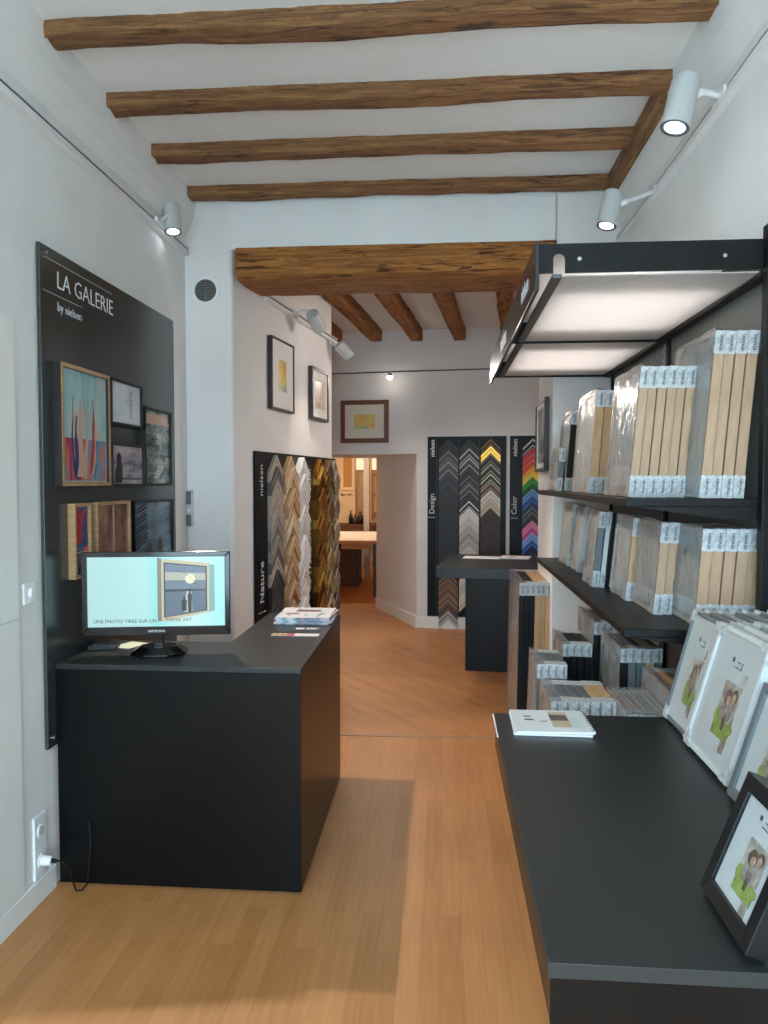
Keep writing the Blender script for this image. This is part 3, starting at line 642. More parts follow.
sg = bpy.data.materials.new('lit_screen'); sg.use_nodes = True; nt = sg.node_tree; bb = nt.nodes['Principled BSDF']
bb.inputs['Base Color'].default_value = (0, 0, 0, 1); bb.inputs['Roughness'].default_value = .25
tc = nt.nodes.new('ShaderNodeTexCoord'); sx = nt.nodes.new('ShaderNodeSeparateXYZ'); rp = nt.nodes.new('ShaderNodeValToRGB')
nt.links.new(tc.outputs['Generated'], sx.inputs[0]); nt.links.new(sx.outputs['X'], rp.inputs[0]); nt.links.new(rp.outputs[0], bb.inputs['Emission Color'])
e = rp.color_ramp.elements; e[0].color = lin('#b4dfe0'); e[1].color = lin('#a2ecec')
for p, c in ((.40, '#b4e6e6'), (.50, '#96e4e2'), (.75, '#c8f0ec')):
    q = e.new(p); q.color = lin(c)
bb.inputs['Emission Strength'].default_value = 1.0
scr = MB().box(SX0, SX1, -.0045, -.003, SZ0, SZ1).build('screen', sg, mn)
SW, SH = SX1-SX0, SZ1-SZ0
def S(u, v): return (SX0+SW*u, SZ0+SH*v)
def E_(n, c): return emit('screen_'+n, c, 1.0)
pic = MB(); y = -.0048
def quad(a, b, c, d, m, yy):
    pic.prism([S(*a), S(*b), S(*c), S(*d)], yy, yy+.0002, 'y', m)
quad((.505, .07), (.535, .07), (.535, .97), (.505, .99), 0, y)           # grey frame side
quad((.535, .07), (.895, .20), (.895, .90), (.535, .97), 1, y)           # pale frame
quad((.552, .12), (.868, .22), (.868, .86), (.552, .92), 2, y-.0003)     # dark inner edge
quad((.562, .50), (.858, .52), (.858, .845), (.562, .90), 3, y-.0006)    # sky
quad((.562, .66), (.858, .66), (.858, .76), (.562, .78), 6, y-.0007)     # glowing band
quad((.562, .13), (.858, .23), (.858, .52), (.562, .50), 4, y-.0006)     # water
quad((.562, .49), (.858, .51), (.858, .535), (.562, .53), 5, y-.0009)    # horizon
quad((.70, .20), (.76, .21), (.755, .50), (.715, .50), 6, y-.0009)       # glitter
pic.prism([(S(.745, .70)[0]+.020*math.cos(a), S(.745, .68)[1]+.020*math.sin(a)) for a in [k*PI/8 for k in range(16)]], y-.0011, y-.0009, 'y', 7)
def fig(u, v0, h, w):
    pic.prism([S(u-w, v0), S(u+w, v0), S(u+w*1.1, v0+h*.45), S(u+w*1.3, v0+h*.7), S(u+w*.5, v0+h*.84), S(u+w*.7, v0+h), S(u-w*.6, v0+h), S(u-w*.4, v0+h*.84), S(u-w*1.3, v0+h*.7)], y-.0014, y-.0011, 'y', 8)
fig(.742, .20, .34, .012); fig(.700, .22, .20, .016)
pic.tube([(S(.64+.026*k, 0)[0], y-.0012, S(0, .80-.006*k*k+(0 if k < 6 else .0))[1]) for k in range(7)], .0006, 5, 8)
quad((.885, .20), (.925, .22), (.925, .88), (.885, .885), 9, y-.0001)
pic.build('screen_picture', [E_('grey', '#808078'), E_('frame', '#c8c0a0'), E_('edge', '#2c3038'), E_('sky', '#6c7c90'), E_('water', '#5c6c80'), E_('horizon', '#28303c'), E_('glow', '#b4b8a8'), E_('sun', '#f0f0c8'), E_('figure', '#14181e'), E_('mirror', '#80b0ac')], scr)
text('UNE PHOTO TIREE SUR UN', .0205, scr, (SX0+.022, -.0055, SZ0+.022), E_('ink', '#303840'))
text('PAPIER ART', .0205, scr, (SX0+.312, -.0072, SZ0+.026), E_('red_ink', '#903838'))
text('SAMSUNG', .015, mn, (c0+MW/2, -.0148, MZ+.018), PRINTW, align='CENTER')
MB().box(c0+MW/2-.022, c0+MW/2+.026, .0, .03, .03, .10).build('neck', BZ, mn, .006)
pb_ = MB(); n = 8
def oct_(r, z, sy=.80): return [(r*math.cos(2*PI*(k+.5)/n), .012+r*sy*math.sin(2*PI*(k+.5)/n), z) for k in range(n)]
r1, r2, r3 = oct_(.118, 0), oct_(.120, .010), oct_(.080, .034)
pb_.add(r1+r2+r3, [(i, (i+1) % n, n+(i+1) % n, n+i) for i in range(n)]+[(n+i, n+(i+1) % n, 2*n+(i+1) % n, 2*n+i) for i in range(n)]+[tuple(range(2*n, 3*n)), tuple(range(n))[::-1]])
pb_.build('base', BZ, mn, .002)

tag(MB().box(-.045, .045, -.06, .06, 0, .002).build('paper_note', mat('pale_note_paper', '#dfe4c8', .6)), 'small pale square of paper lying behind the monitor base', 'paper')
o = bpy.data.objects['paper_note']; o.location = (-1.352, 3.135, T); o.rotation_euler = (0, 0, rad(-20))
t = thing('card_reader', 'small flat black device lying at the wall end of the sales counter', 'device', (-1.445, 3.09, T), rad(15))
MB().prism([(-.06, 0), (.06, 0), (.06, .016), (.02, .026), (-.06, .022)], -.07, .07, 'y').build('body', BLACKE, t, .004)
MB().box(-.04, .01, -.05, .03, .0232, .0255).build('display', mat('dark_glass', '#1c2226', .1), t)

# brochures
PAPR = mat('brochure_paper', '#e6e4e2', .35)
BRC = noise_mat('brochure_cover', [(.32, '#dcc4c2'), (.44, '#ecebec'), (.60, '#e6e6ea'), (.68, '#90bcc8'), (.78, '#a898a8')], (3, 1, 1), 6, 2, rough=.25)
BRS = noise_mat('brochure_spine', [(.40, '#e4e4e6'), (.5, '#5898a8'), (.58, '#8c7484'), (.66, '#b4a8b8')], (2.2, .2, .2), 6, 1, rough=.4)
for k in range(5):
    w = .275-.004*(k % 3)
    t = thing('brochure', '%s brochure of the stack on the right arm of the sales counter' % ['lowest', 'second lowest', 'middle', 'second highest', 'topmost'][k], 'brochure', (-.693+.004*((k*3) % 4-1.5), 3.80, T+.0072*k), rad(1.5*((k*2) % 3-1)), 'stack of brochures on the sales counter')
    MB().box(-w/2, w/2, -.145, .145, 0, .0065).build('pages', BRS, t, .0008)
    MB().box(-w/2, w/2, -.146, .146, .0065, .0071).build('cover', BRC, t)
    if k == 4:
        t2 = MB().box(-.06, .07, .02, .08, .0071, .0074).box(-.10, -.03, -.06, -.02, .0071, .0074).build('cover_print', mat('cover_ink', '#6f5a64', .4), t)
c1 = MB().box(-.075, .075, -.030, .030, 0, .0008, 0).box(-.05, -.01, -.018, .022, .0008, .001, 1).box(0, .05, -.015, .004, .0008, .001, 1).box(0, .06, .010, .020, .0008, .001, 1).build('leaflet', [mat('dark_card', '#3a3c40', .4), PAPR])
tag(c1, 'dark flyer with white print lying just in front of the brochure stack', 'leaflet'); c1.location = (-.655, 3.555, T); c1.rotation_euler = (0, 0, .05)
c2 = MB().box(-.11, .11, -.028, .028, 0, .001, 0).box(-.108, -.04, -.026, .026, .001, .0012, 1).box(-.04, -.005, -.026, .026, .001, .0012, 2).build('leaflet', [PAPR, noise_mat('flyer_print', [(.4, '#d8c49c'), (.6, '#8c5c44')], (1, 1, 1), 40, 2), mat('flyer_red', '#b04450', .4)])
tag(c2, 'white leaflet with a red and tan end, nearest the counter corner', 'leaflet'); c2.location = (-.68, 3.41, T); c2.rotation_euler = (0, 0, 0)

# ================================================================== BACK COUNTER
bc = thing('consultation_counter', 'black pedestal counter in front of the sample boards', 'counter', (.36, 6.03, 0), -rad(6.5))
MB().box(-.42, .52, 0, 1.15, .815, .90).build('counter_top', BLKTOP, bc, .002)
MB().box(-.20, .42, .26, .95, 0, .8145).build('pedestal', BLK, bc, .002)
tag(MB().box(-.21, .12, -.10, .10, 0, .004).build('paper_sheet', PAPR), 'white sheet of paper lying at the left on the back counter', 'paper')
o = bpy.data.objects['paper_sheet']; o.location = (.40, 6.86, .901); o.rotation_euler = (0, 0, -.15)
t = thing('catalogue', 'white catalogue with a red spot lying right of the paper on the back counter', 'catalogue', (.66, 6.86, .901), -.2)
MB().box(-.13, .13, -.10, .10, 0, .012).build('pages', PAPR, t, .001)
MB().cone((-.03, -.02, .012), (-.03, -.02, .013), .035, .035, 20).build('red_spot', mat('red_ink', '#b02838', .4), t)

# ================================================================== SHELVING UNIT
Y0, Y1, YM = 2.25, 4.33, 3.29
XS, XBK = .536, .955
su = thing('shelving_unit', 'tall black display shelving with lit canopy along the right wall', 'shelving', (.95, 3.3, 0))
def sl_(o): o.location = (-.95, -3.3, 0); return o
for i, y in enumerate((Y0-.035, YM-.015, Y1)):
    x0 = .908 if i == 0 else .945
    u = sl_(MB().box(x0, .985, y, y+.035, 0, 2.325).build('upright', SHELF, su, .002))
    sm = MB()
    for k in range(46): z = .3+k*.042; sm.box(.942, .9445, y+.012, y+.020, z, z+.022)
sm = MB(); rl = MB()
for y in (Y0+.012, YM+.022):
    rl.box(.938, .955, y, y+.022, .6, 2.28)
    for k in range(38):
        z = .65+k*.042; sm.box(.9370, .9379, y+.005, y+.013, z, z+.026)
sl_(rl.build('slotted_rail', mat('rail_silver', '#9a9c9a', .4, .3), su)); sl_(sm.build('rail_slots', BLACKE, su))
for a, b in ((Y0, YM-.017), (YM+.022, Y1-.002)):
    sl_(MB().box(.957, .985, a, b, .45, 2.31).build('back_panel', GREY, su))
def shelf(z, t, x0):
    for a, b in ((Y0+.001, YM-.001), (YM+.001, Y1-.001)):
        s = sl_(MB().box(x0, .936, a, b, z-t, z).build('shelf', SHELF, su, .002))
        # bracket flange growing deeper toward the back
        for yy in (a, b-.006):
            br = MB().prism([(x0+.02, z-t-.0005), (.936, z-t-.0005), (.936, z-.065), (.80, z-.058)][::-1], yy, yy+.006, 'y')
            br.build('bracket', SHELF, s)
    return
shelf(1.549, .024, XS); shelf(1.163, .024, XS); 
sl_(MB().box(.33, .936, Y0+.001, 3.49, .47, .50).build('deep_shelf', SHELF, su, .002))
# canopy
CX0, CX1, CZ0, CZ1 = .266, .936, 2.170, 2.300
sl_(MB().box(CX0, CX0+.012, Y0-.01, 4.37, 2.155, 2.295).build('fascia', mat('fascia_black', '#26272a', .25), su, .002))
for yy in (Y0-.008, YM-.004, 4.35):
    e_ = MB()
    if yy < 2.3:
        # end plate with an arched notch near the fascia
        xs = [CX0+.013, .318]; e_.box(CX0+.013, .318, yy, yy+.008, 2.205, 2.289); e_.box(.318, .352, yy, yy+.008, 2.268, 2.289); e_.box(.352, CX1, yy, yy+.008, 2.205, 2.289)
        n_ = 8; R_ = .017; cz = 2.245
        for k in range(n_):
            a0, a1 = PI-PI*k/n_, PI-PI*(k+1)/n_
            e_.prism([(.335+R_*math.cos(a0), cz+R_*math.sin(a0)), (.335+R_*math.cos(a1), cz+R_*math.sin(a1)), (.335+R_*math.cos(a1), 2.268), (.335+R_*math.cos(a0), 2.268)], yy, yy+.008, 'y')
    else: e_.box(CX0+.013, CX1, yy, yy+.008, 2.190, 2.28)
    sl_(e_.build('end_plate', SHELF, su))
for x in (.392, .80): sl_(MB().cone((x, Y0-.013, 2.243), (x, Y0-.0085, 2.243), .006, .006, 12).build('screw', CHROME, su))
sl_(MB().box(.905, CX1, Y0, 4.345, 2.185, 2.29).build('rear_rail', SHELF, su))
sl_(MB().box(CX0+.014, .935, Y0+.003, 4.345, 2.284, 2.290).build('canopy_lid', WHITE, su))
dm = bpy.data.materials.new('canopy_diffuser'); dm.use_nodes = True; nt = dm.node_tree
for n in list(nt.nodes): nt.nodes.remove(n)
o1 = nt.nodes.new('ShaderNodeOutputMaterial'); tl = nt.nodes.new('ShaderNodeBsdfTranslucent'); df = nt.nodes.new('ShaderNodeBsdfDiffuse'); mx = nt.nodes.new('ShaderNodeMixShader')
tl.inputs[0].default_value = (.9, .88, .87, 1); df.inputs[0].default_value = (.85, .84, .83, 1); mx.inputs[0].default_value = .45
nt.links.new(tl.outputs[0], mx.inputs[1]); nt.links.new(df.outputs[0], mx.inputs[2]); nt.links.new(mx.outputs[0], o1.inputs[0])
for a, b in ((Y0+.004, YM-.010), (YM+.010, 4.34)):
    sl_(MB().box(.345, .900, a, b, 2.198, 2.2005).build('diffuser', dm, su))
    sl_(MB().box(.318, .345, a, b, 2.194, 2.205).build('diffuser_edge', mat('alu_edge', '#606060', .35, .5), su))
    tb = sl_(MB().cone((.62, a+.06, 2.262), (.62, b-.06, 2.282), .008, .008, 16).build('fluorescent_tube', emit('tube_light', '#fff4ec', 1.5), su))
    ld = bpy.data.lights.new('tube_lamp', 'AREA'); ld.shape = 'RECTANGLE'; ld.size = .50; ld.size_y = .60; ld.energy = 2.0; ld.color = (1, .95, .91)
    lo = bpy.data.objects.new('tube_lamp', ld); C.objects.link(lo); lo.parent = su; lo.location = (.62-.95, (a+b)/2-3.3, 2.246)
# fascia lettering, facing the aisle (-X)
for y, tx, s_ in ((2.62, 'nielsen', .075), (3.55, 'nielsen', .11)):
    o = text(tx, s_, su, (0, 0, 0), PRINTW, name='fascia_lettering', bold=.0015); o.rotation_euler = (0, 0, -PI/2); o.location = (CX0-.0015-.95, y-3.3, 2.225)

# ================================================================== PICTURE FRAMES FOR SALE
MC = {}
def cached(key, fn):
    if key not in MC: MC[key] = fn()
    return MC[key]
INS = {
 'grey': noise_mat('insert_grey', [(.38, '#7c8a8c'), (.5, '#a4aeb0'), (.62, '#c6cccc')], (1, 1, 1), 2.2, 3, rough=.15, dist=.5),
 'pale': noise_mat('insert_pale', [(.35, '#b0b6b6'), (.65, '#d2d6d4')], (1, 1, 1), 3, 3, rough=.15),
 'slate': noise_mat('insert_slate', [(.35, '#46545c'), (.65, '#6c7c84')], (1, 1, 1), 3, 3, rough=.15),
 'rose': noise_mat('insert_kraft', [(.35, '#b8b0ac'), (.65, '#d0c6c0')], (1, 1, 1), 3, 3, rough=.25),
 'gold': noise_mat('insert_gold', [(.35, '#8c7048'), (.55, '#c8a878'), (.7, '#e0d0b0')], (1, 1, 1), 3, 3, rough=.2),
 'mat': mat('insert_mount', '#b0b6b7', .18),
}
GRN = noise_mat('photo_grass', [(.35, '#6a7c3c'), (.65, '#8c9c50')], (1, 1, 1), 40, 3, rough=.3); PDK = noise_mat('photo_dark_hair', [(.35, '#3c322c'), (.65, '#6c5c50')], (1, 1, 1), 60, 3, rough=.3); PSK = noise_mat('photo_skin', [(.35, '#907060'), (.65, '#b8988a')], (1, 1, 1), 60, 3, rough=.3); PCL = noise_mat('photo_grey_clothes', [(.35, '#645c58'), (.65, '#9a918a')], (1, 1, 1), 50, 3, rough=.3); PBG = noise_mat('photo_pale', [(.4, '#7c746c'), (.6, '#a8a298')], (1, 1, 1), 30, 3, rough=.3); INK = mat('label_ink', '#3c4248', .5)
EDGE = {'beige': BEIGE, 'oak': OAK, 'black': BLACKE, 'silver': SILVER, 'grey': GREYE, 'white': WHITEE}
def frame_for_sale(label, group, X, Y, Z, t, D, H, lean, edge, ins='grey', wrap=False, txt=True, photo=False, rz=0, corner=.066, barw=.013, loose=False, corners=True):
    """X = left face at the foot, Y = near edge, frame stands t thick (x), D deep (y), H high"""
    r = thing('picture_frame', label, 'picture frame', (X+t, Y, Z+.0005), (0, lean, rz), group)
    def mould():
        mb = MB(); o = [(0, 0), (D, 0), (D, H), (0, H)]; b = barw; i = [(b, b), (D-b, b), (D-b, H-b), (b, H-b)]
        for k in range(4):
            j = (k+1) % 4; mb.prism([o[k], o[j], i[j], i[k]], -t, 0, 'x')
        return mb.mesh('moulding', EDGE[edge])
    link('moulding', cached(('m', t, D, H, edge, barw), mould), r, .0015, 2)
    def insert():
        mb = MB(); mb.box(-t+.006, -.004, barw-.002, D-barw+.002, barw-.002, H-barw+.002, 0)
        ms = [INS[ins]]
        if photo:
            x = -t+.0055; ms = [INS['mat'], PBG, GRN, PDK, PSK, PCL, INK]
            # the frame's near side (small y) is the right-hand side seen from the aisle
            def k_(u, v): return .58+(u-.57)*1.3, .43+(v-.42)*1.25
            def Q(u0, u1, v0, v1, m, e=0):
                (u0, v0), (u1, v1) = k_(u0, v0), k_(u1, v1); mb.box(x-.0004-e, x+.0004, D*(1-u1), D*(1-u0), H*v0, H*v1, m)
            def El(u, v, a, b, m, e):
                u, v = k_(u, v); a *= 1.3; b *= 1.25; mb.prism([(D*(1-u)+D*a*math.cos(k*PI/8), H*v+H*b*math.sin(k*PI/8)) for k in range(16)], x-.0004-e, x, 'x', m)
            Q(.44, .70, .25, .58, 1); Q(.44, .70, .25, .35, 2, .0003); El(.47, .36, .05, .05, 2, .0004); El(.68, .33, .05, .03, 2, .0004)
            El(.57, .41, .09, .07, 5, .0005); El(.55, .49, .055, .05, 3, .0006); El(.635, .52, .04, .038, 3, .0006)
            El(.565, .475, .030, .030, 4, .0008); El(.635, .505, .026, .026, 4, .0008); Q(.62, .69, .18, .26, 5, .0006); Q(.56, .60, .30, .38, 3, .0006)
            Q(.50, .60, .665, .671, 6); Q(.595, .60, .665, .71, 6); Q(.52, .57, .70, .706, 6); Q(.44, .47, .69, .72, 6); Q(.66, .72, .60, .66, 1)
        else:
            x = -t+.0055
            ms = [INS[ins], INS['pale']]; mb.box(x-.0006, x, D*.10, D*.90, H*.08, H*.24, 1)
        return mb.mesh('insert', ms)
    link('insert', cached(('i', t, D, H, ins, barw, photo), insert), r)
    c = corner
    if corners:
        def corn():
            mb = MB(); e = .0013
            mb.prism([(-e, -e), (c, -e), (c*.94, c*.10), (c*.10, c*.94), (-e, c)], -t-e, e, 'x'); return mb.mesh('corner_protector', CARD)
        cme = cached(('c', t, c), corn)
        for (yy, zz, fy, fz) in ((0, 0, 1, 1), (D, 0, -1, 1), (D, H, -1, -1), (0, H, 1, -1)):
            q = link('corner_protector', cme, r); q.location = (0, yy, zz)
            ang = {(1, 1): 0, (-1, 1): PI/2, (-1, -1): PI, (1, -1): -PI/2}[(fy, fz)]
            q.rotation_euler = (ang, 0, 0)
            if txt and yy == 0:
                tm = text_mesh('nielsen', min(.017, t*.6), .0003, True, 1, 'CENTER', .0002)
                if not tm.materials: tm.materials.append(INK)
                l = link('lettering', tm, r); l.location = (-t*.45, -.0024, zz+fz*c*.5)
    if wrap:
        def film():
            mb = MB(); n = 10; rr = random.Random(int(D*1000+H*100+t*1e4)); g = []
            for i in range(n+1):
                for j in range(n+1):
                    u, v = i/n, j/n; edge_ = min(u, 1-u, v, 1-v)
                    g.append((-t-.0035-.010*min(edge_*4, 1)*rr.random(), -.004+(D+.012)*u+.004*(rr.random()-.5), -.0005+(H+.008)*v+(.006*(rr.random()-.3) if j else 0)))
            fs = [(i*(n+1)+j, i*(n+1)+j+1, (i+1)*(n+1)+j+1, (i+1)*(n+1)+j) for i in range(n) for j in range(n)]
            mb.add(g, fs, 0, True)
            # folded film running over the top edge
            base = len(mb.v)
            top = []
            for i in range(n+1):
                y_, z_ = g[i*(n+1)+n][1], g[i*(n+1)+n][2]
                top += [(-t-.0035, y_, z_), (-t*.5, y_, H+.005+.004*rr.random()), (.002, y_, H+.003)]
            mb.add(top, [(3*i+k, 3*i+k+1, 3*i+4+k, 3*i+3+k) for i in range(n) for k in range(2)], 0, True)
            return mb.mesh('plastic_wrap', FILM)
        link('plastic_wrap', cached(('w', t, D, H), film), r)
    return r

EN = {'beige': 'pale oak edged', 'oak': 'warm oak edged', 'black': 'black edged', 'silver': 'silver edged', 'grey': 'grey edged', 'white': 'white edged'}
def bunch(place, group, X, Y, Z, ts, D, H, lean, edges, inserts=('grey',), gap=.003, wrapall=False, dy=.004, dh=0, **kw):
    x = X; n = len(edges)
    for k, e in enumerate(edges):
        t = ts[k % len(ts)] if isinstance(ts, (list, tuple)) else ts
        s = ('%s frame, %s from left, %s' % (EN[e], ORD[k], place)) if n > 1 else '%s frame, %s' % (EN[e], place)
        frame_for_sale(s, group, x, Y+dy*((k*5) % 3-1), Z, t, D, H-dh*k, lean, e, inserts[k % len(inserts)], wrap=(k == 0 or wrapall), **kw)
        x += (t+gap)/math.cos(lean)
Z1, Z2, Z3 = 1.549, 1.163, .50
g = 'wrapped frames on the top shelf'
bunch('nearest group, top shelf', g, .752, 2.275, Z1, .0285, .36, .487, rad(4.6), ['beige']*4, ('pale',))
bunch('second nearest group, top shelf', g, .578, 2.40, Z1, .0262, .34, .405, rad(4.8), ['beige']*6, ('grey',), gap=.0024)
bunch('middle group, top shelf', g, .588, 3.10, Z1, .034, .38, .415, rad(4.0), ['oak']*3, ('pale',))
bunch('dark pair far along the top shelf', g, .614, 3.85, Z1, .026, .30, .40, rad(4.5), ['black']*2, ('pale',))
bunch('short slate one at the far end of the top shelf', g, .574, 3.88, Z1, .026, .28, .215, rad(6), ['grey'], ('slate',))
g = 'wrapped frames on the middle shelf'
bunch('five nearest on the middle shelf', g, .752, 2.30, Z2, .032, .32, .292, rad(4.2), ['beige']*5, ('grey',))
bunch('pair beside the nearest five on the middle shelf', g, .686, 2.50, Z2, .028, .34, .30, rad(4.6), ['beige']*2, ('grey',))
bunch('tall one left of the oak pair, middle shelf', g, .664, 2.78, Z2, .030, .24, .30, rad(5.0), ['oak'], ('pale',))
frame_for_sale('grey edged frame, leftmost of the mixed group in the middle of the middle shelf', g, .612, 3.13, Z2, .026, .20, .31, rad(5.5), 'grey', 'grey', wrap=True)
frame_for_sale('white edged tall frame in the mixed group in the middle of the middle shelf', g, .642, 3.125, Z2, .018, .20, .31, rad(5.5), 'white', 'pale')
frame_for_sale('thin black frame between the two white ones, middle shelf', g, .663, 3.12, Z2, .013, .20, .31, rad(5.5), 'black', 'pale', corners=False)
frame_for_sale('short white edged frame in the mixed group, middle shelf', g, .679, 3.11, Z2, .028, .20, .245, rad(5.5), 'white', 'pale', corners=False)
frame_for_sale('short pale oak frame with golden face in the mixed group, middle shelf', g, .711, 3.09, Z2, .045, .20, .245, rad(6), 'beige', 'gold', wrap=True, corners=False)
frame_for_sale('white edged frame left of the far black frame, middle shelf', g, .640, 3.62, Z2, .032, .18, .31, rad(6), 'white', 'pale', wrap=True)
frame_for_sale('black edged frame with label far along the middle shelf', g, .676, 3.60, Z2, .032, .18, .28, rad(6), 'black', 'grey')
bunch('pale pair at the far end of the middle shelf', g, .635, 3.88, Z2, .030, .28, .315, rad(5), ['silver', 'white'], ('pale', 'grey'), wrapall=True)
# low deep shelf, tops of the frames seen from above
g = 'wrapped frames on the low deep shelf'
bunch('front left row on the low shelf', g, .335, 2.39, Z3, .031, .25, .40, rad(1.5), ['grey', 'grey', 'grey', 'grey', 'oak', 'oak'], ('rose',), corner=.05)
bunch('front right row on the low shelf', g, .546, 2.27, Z3, .0155, .27, .400, rad(1.0), ['beige', 'oak', 'beige', 'white', 'silver', 'white', 'white'], ('pale',), wrapall=True, corner=.05)
bunch('second row on the low shelf, left', g, .335, 2.75, Z3, .024, .24, .43, rad(1.5), ['grey']*4, ('rose',), corner=.05)
bunch('third row on the low shelf, left', g, .484, 3.08, Z3, .026, .28, .435, rad(1), ['black']*4, ('grey',), corner=.05)
bunch('taller middle row, low shelf', g, .628, 2.74, Z3, .027, .32, .495, rad(1.5), ['black', 'grey', 'grey', 'oak', 'grey'], ('slate',), corner=.05)
bunch('right hand row on the low shelf', g, .684, 2.30, Z3, .026, .34, .45, rad(1.5), ['oak']*4, ('rose',), corner=.05)
bunch('rear right row on the low shelf', g, .610, 3.11, Z3, .024, .36, .52, rad(1.2), ['black', 'grey', 'black', 'grey'], ('slate',), corner=.05)
# tall frames standing on the floor against the pier
bunch('tall floor-standing row by the pier', 'tall frames standing on the floor', .436, 4.44, 0, .0295, .66, 1.0, rad(.9), ['black', 'black', 'black', 'oak', 'oak', 'oak'], ('rose',), corner=.075, gap=.001)

# ================================================================== NEAR RIGHT COUNTER
nb = thing('display_counter', 'large black counter in the right foreground with frames leaning on it', 'counter', (.52, 1.6, 0))
BT = .93
MB().box(.148-.52, .90-.52, 1.032-1.6, 2.16-1.6, BT-.022, BT).build('counter_top', BLKTOP, nb, .0006)
MB().box(.152-.52, .90-.52, 1.037-1.6, 2.156-1.6, BT-.092, BT-.0225).build('apron', BLK, nb, .001)
MB().box(.38-.52, .86-.52, 1.12-1.6, 2.10-1.6, 0, BT-.0925).build('pedestal', BLK, nb, .002)
dots = MB()
for k in range(10): dots.box(.1445-.52, .1475-.52, 2.15-1.6-k*.020, 2.15-1.6-k*.020+.011, BT-.006, BT-.002)
dots.build('perforated_edge', WHITE, nb)

# magazine pile
for k in range(2):
    t = thing('magazine', ['lower', 'upper'][k]+' white magazine on the near right counter, at its far left corner', 'magazine', (.292+.004*k, 2.062, BT+.0005+.0066*k), rad(-1+2*k), 'magazines on the near counter')
    MB().box(-.102, .102, -.092, .092, 0, .0052).build('pages', PAPR, t, .001)
    MB().box(-.103, .103, -.093, .093, .0053, .0062).build('cover', mat('magazine_cover', '#d0d4d6', .25), t)
    if k:
        MB().box(0, .05, -.055, .075, .0063, .0065, 0).box(.001, .049, .0, .05, .0065, .0067, 1).box(-.07, -.045, .0, .012, .0063, .0065, 2).box(-.07, -.05, .03, .04, .0063, .0065, 2).box(-.03, -.01, -.01, -.004, .0063, .0065, 2).box(.056, .09, -.07, .07, .0063, .0065, 3).build('cover_print', [mat('mag_tan', '#b0a088', .4), mat('mag_dark', '#5c5450', .4), INK, mat('mag_pale', '#b4c0c0', .4)], t)
        sp_ = MB()
        for q in range(9): y_ = -.08+q*.02; sp_.tube([(.100, y_, .001), (.106, y_, .004), (.103, y_, .009), (.097, y_, .0068)], .0012, 6)
        sp_.build('spiral_binding', DARKG, t)

# frames leaning on the near counter
g = 'frames leaning at the back of the near counter'
ed = ['grey', 'grey', 'silver', 'grey', 'silver', 'grey', 'grey']
nm = ['front', 'second', 'third', 'fourth', 'fifth', 'sixth', 'rearmost']
for k in range(7):
    frame_for_sale('%s %s frame of the far leaning row on the near counter%s' % (nm[k], EN[ed[k]], ', showing its photo' if k == 0 else ''), g, .624+.0335*k, 1.946, BT, .028, .215, .312, rad(15), ed[k], 'mat', wrap=False, txt=False, photo=True, barw=.010, corner=.038)
nm = ['front white', 'second white', 'third silver', 'rear silver']; ed = ['white', 'white', 'silver', 'silver']
for k in range(4):
    frame_for_sale('%s frame of the middle leaning row on the near counter' % nm[k], g, .612+.041*k, 1.655, BT, .034, .285, .318, rad(16), ed[k], 'mat', wrap=False, txt=False, photo=True, barw=.012, corner=.045)
frame_for_sale('thick black frame with white mount and small photo, nearest the viewer on the counter', g, .418, 1.052, BT, .030, .185, .205, rad(21), 'black', 'mat', wrap=False, txt=False, photo=True, barw=.026, corners=False)
frame_for_sale('slate blue frame standing behind the nearest black frame', g, .60, 1.40, BT, .030, .22, .25, rad(17), 'grey', 'mat', wrap=False, txt=False, photo=True, barw=.02, corners=False)

# ================================================================== WORKROOM BEYOND THE DOORWAY
wt = thing('work_table', 'pale wooden work table seen through the doorway', 'table', (-1.5, 10.2, 0))
WD = noise_mat('workbench_wood', [(.35, '#a8743c'), (.65, '#c8945c')], (1, 8, 8), 4, 4, rough=.5)
MB().box(-1.0, .85, 0, 1.9, .735, .78).build('table_top', [WD], wt, .003)
MB().box(-.98, .83, .02, 1.88, .7805, .783).build('paper_cover', mat('cutting_paper', '#efe6d8', .5), wt)
for x, y in ((-.95, .04), (.545, .04), (-.95, 1.80), (.545, 1.80)): MB().box(x, x+.035, y, y+.035, 0, .7345).build('leg', DARKG, wt)
MB().box(.10, .8, .06, .40, .66, .7345).build('drawer', WD, wt, .002)
cb_ = thing('storage_crate', 'brown storage cabinet under the work table', 'cabinet', (-1.58, 11.3, 0))
MB().box(-.25, .27, 0, .5, .01, .60).build('body', mat('crate_brown', '#5c3824', .6), cb_, .004)
MB().box(.27, .30, -.02, .5, 0, .66).build('side_post', DARKG, cb_)
MB().box(-.05, .05, -.03, 0, .48, .50).build('handle', BLACKE, cb_, .003)
tag(MB().lathe([(0, 0), (.09, 0), (.11, .05), (.10, .14), (.06, .17), (0, .17)], 20).build('black_bag', BLACKE), 'small dark bundle on top of the brown cabinet under the table', 'bag')
bpy.data.objects['black_bag'].location = (-1.60, 11.5, .602)
tag(MB().box(0, .09, 0, .12, 0, 2.6).build('support_post', mat('post_white', '#b0aaa6', .6)), 'white square post rising behind the work table', 'post')
bpy.data.objects['support_post'].location = (-1.30, 12.25, 0)
wc = thing('wall_cupboard', 'cream cupboard with glass door on the workroom back wall', 'cupboard', (-1.87, 13.1, 0))
MB().box(-.25, .33, 0, .38, .86, 2.25).build('body', mat('cupboard_cream', '#e8cfa8', .5), wc, .003)
ring(MB(), .25, .72, .05, -.02, 0).build('door_frame', mat('cupboard_cream2', '#eed8b4', .5), wc, .003).location = (.075, 0, 1.44)
MB().box(.125, .275, -.008, -.002, 1.50, 2.10).build('door_glass', mat('amber_glass', '#c89858', .15), wc)
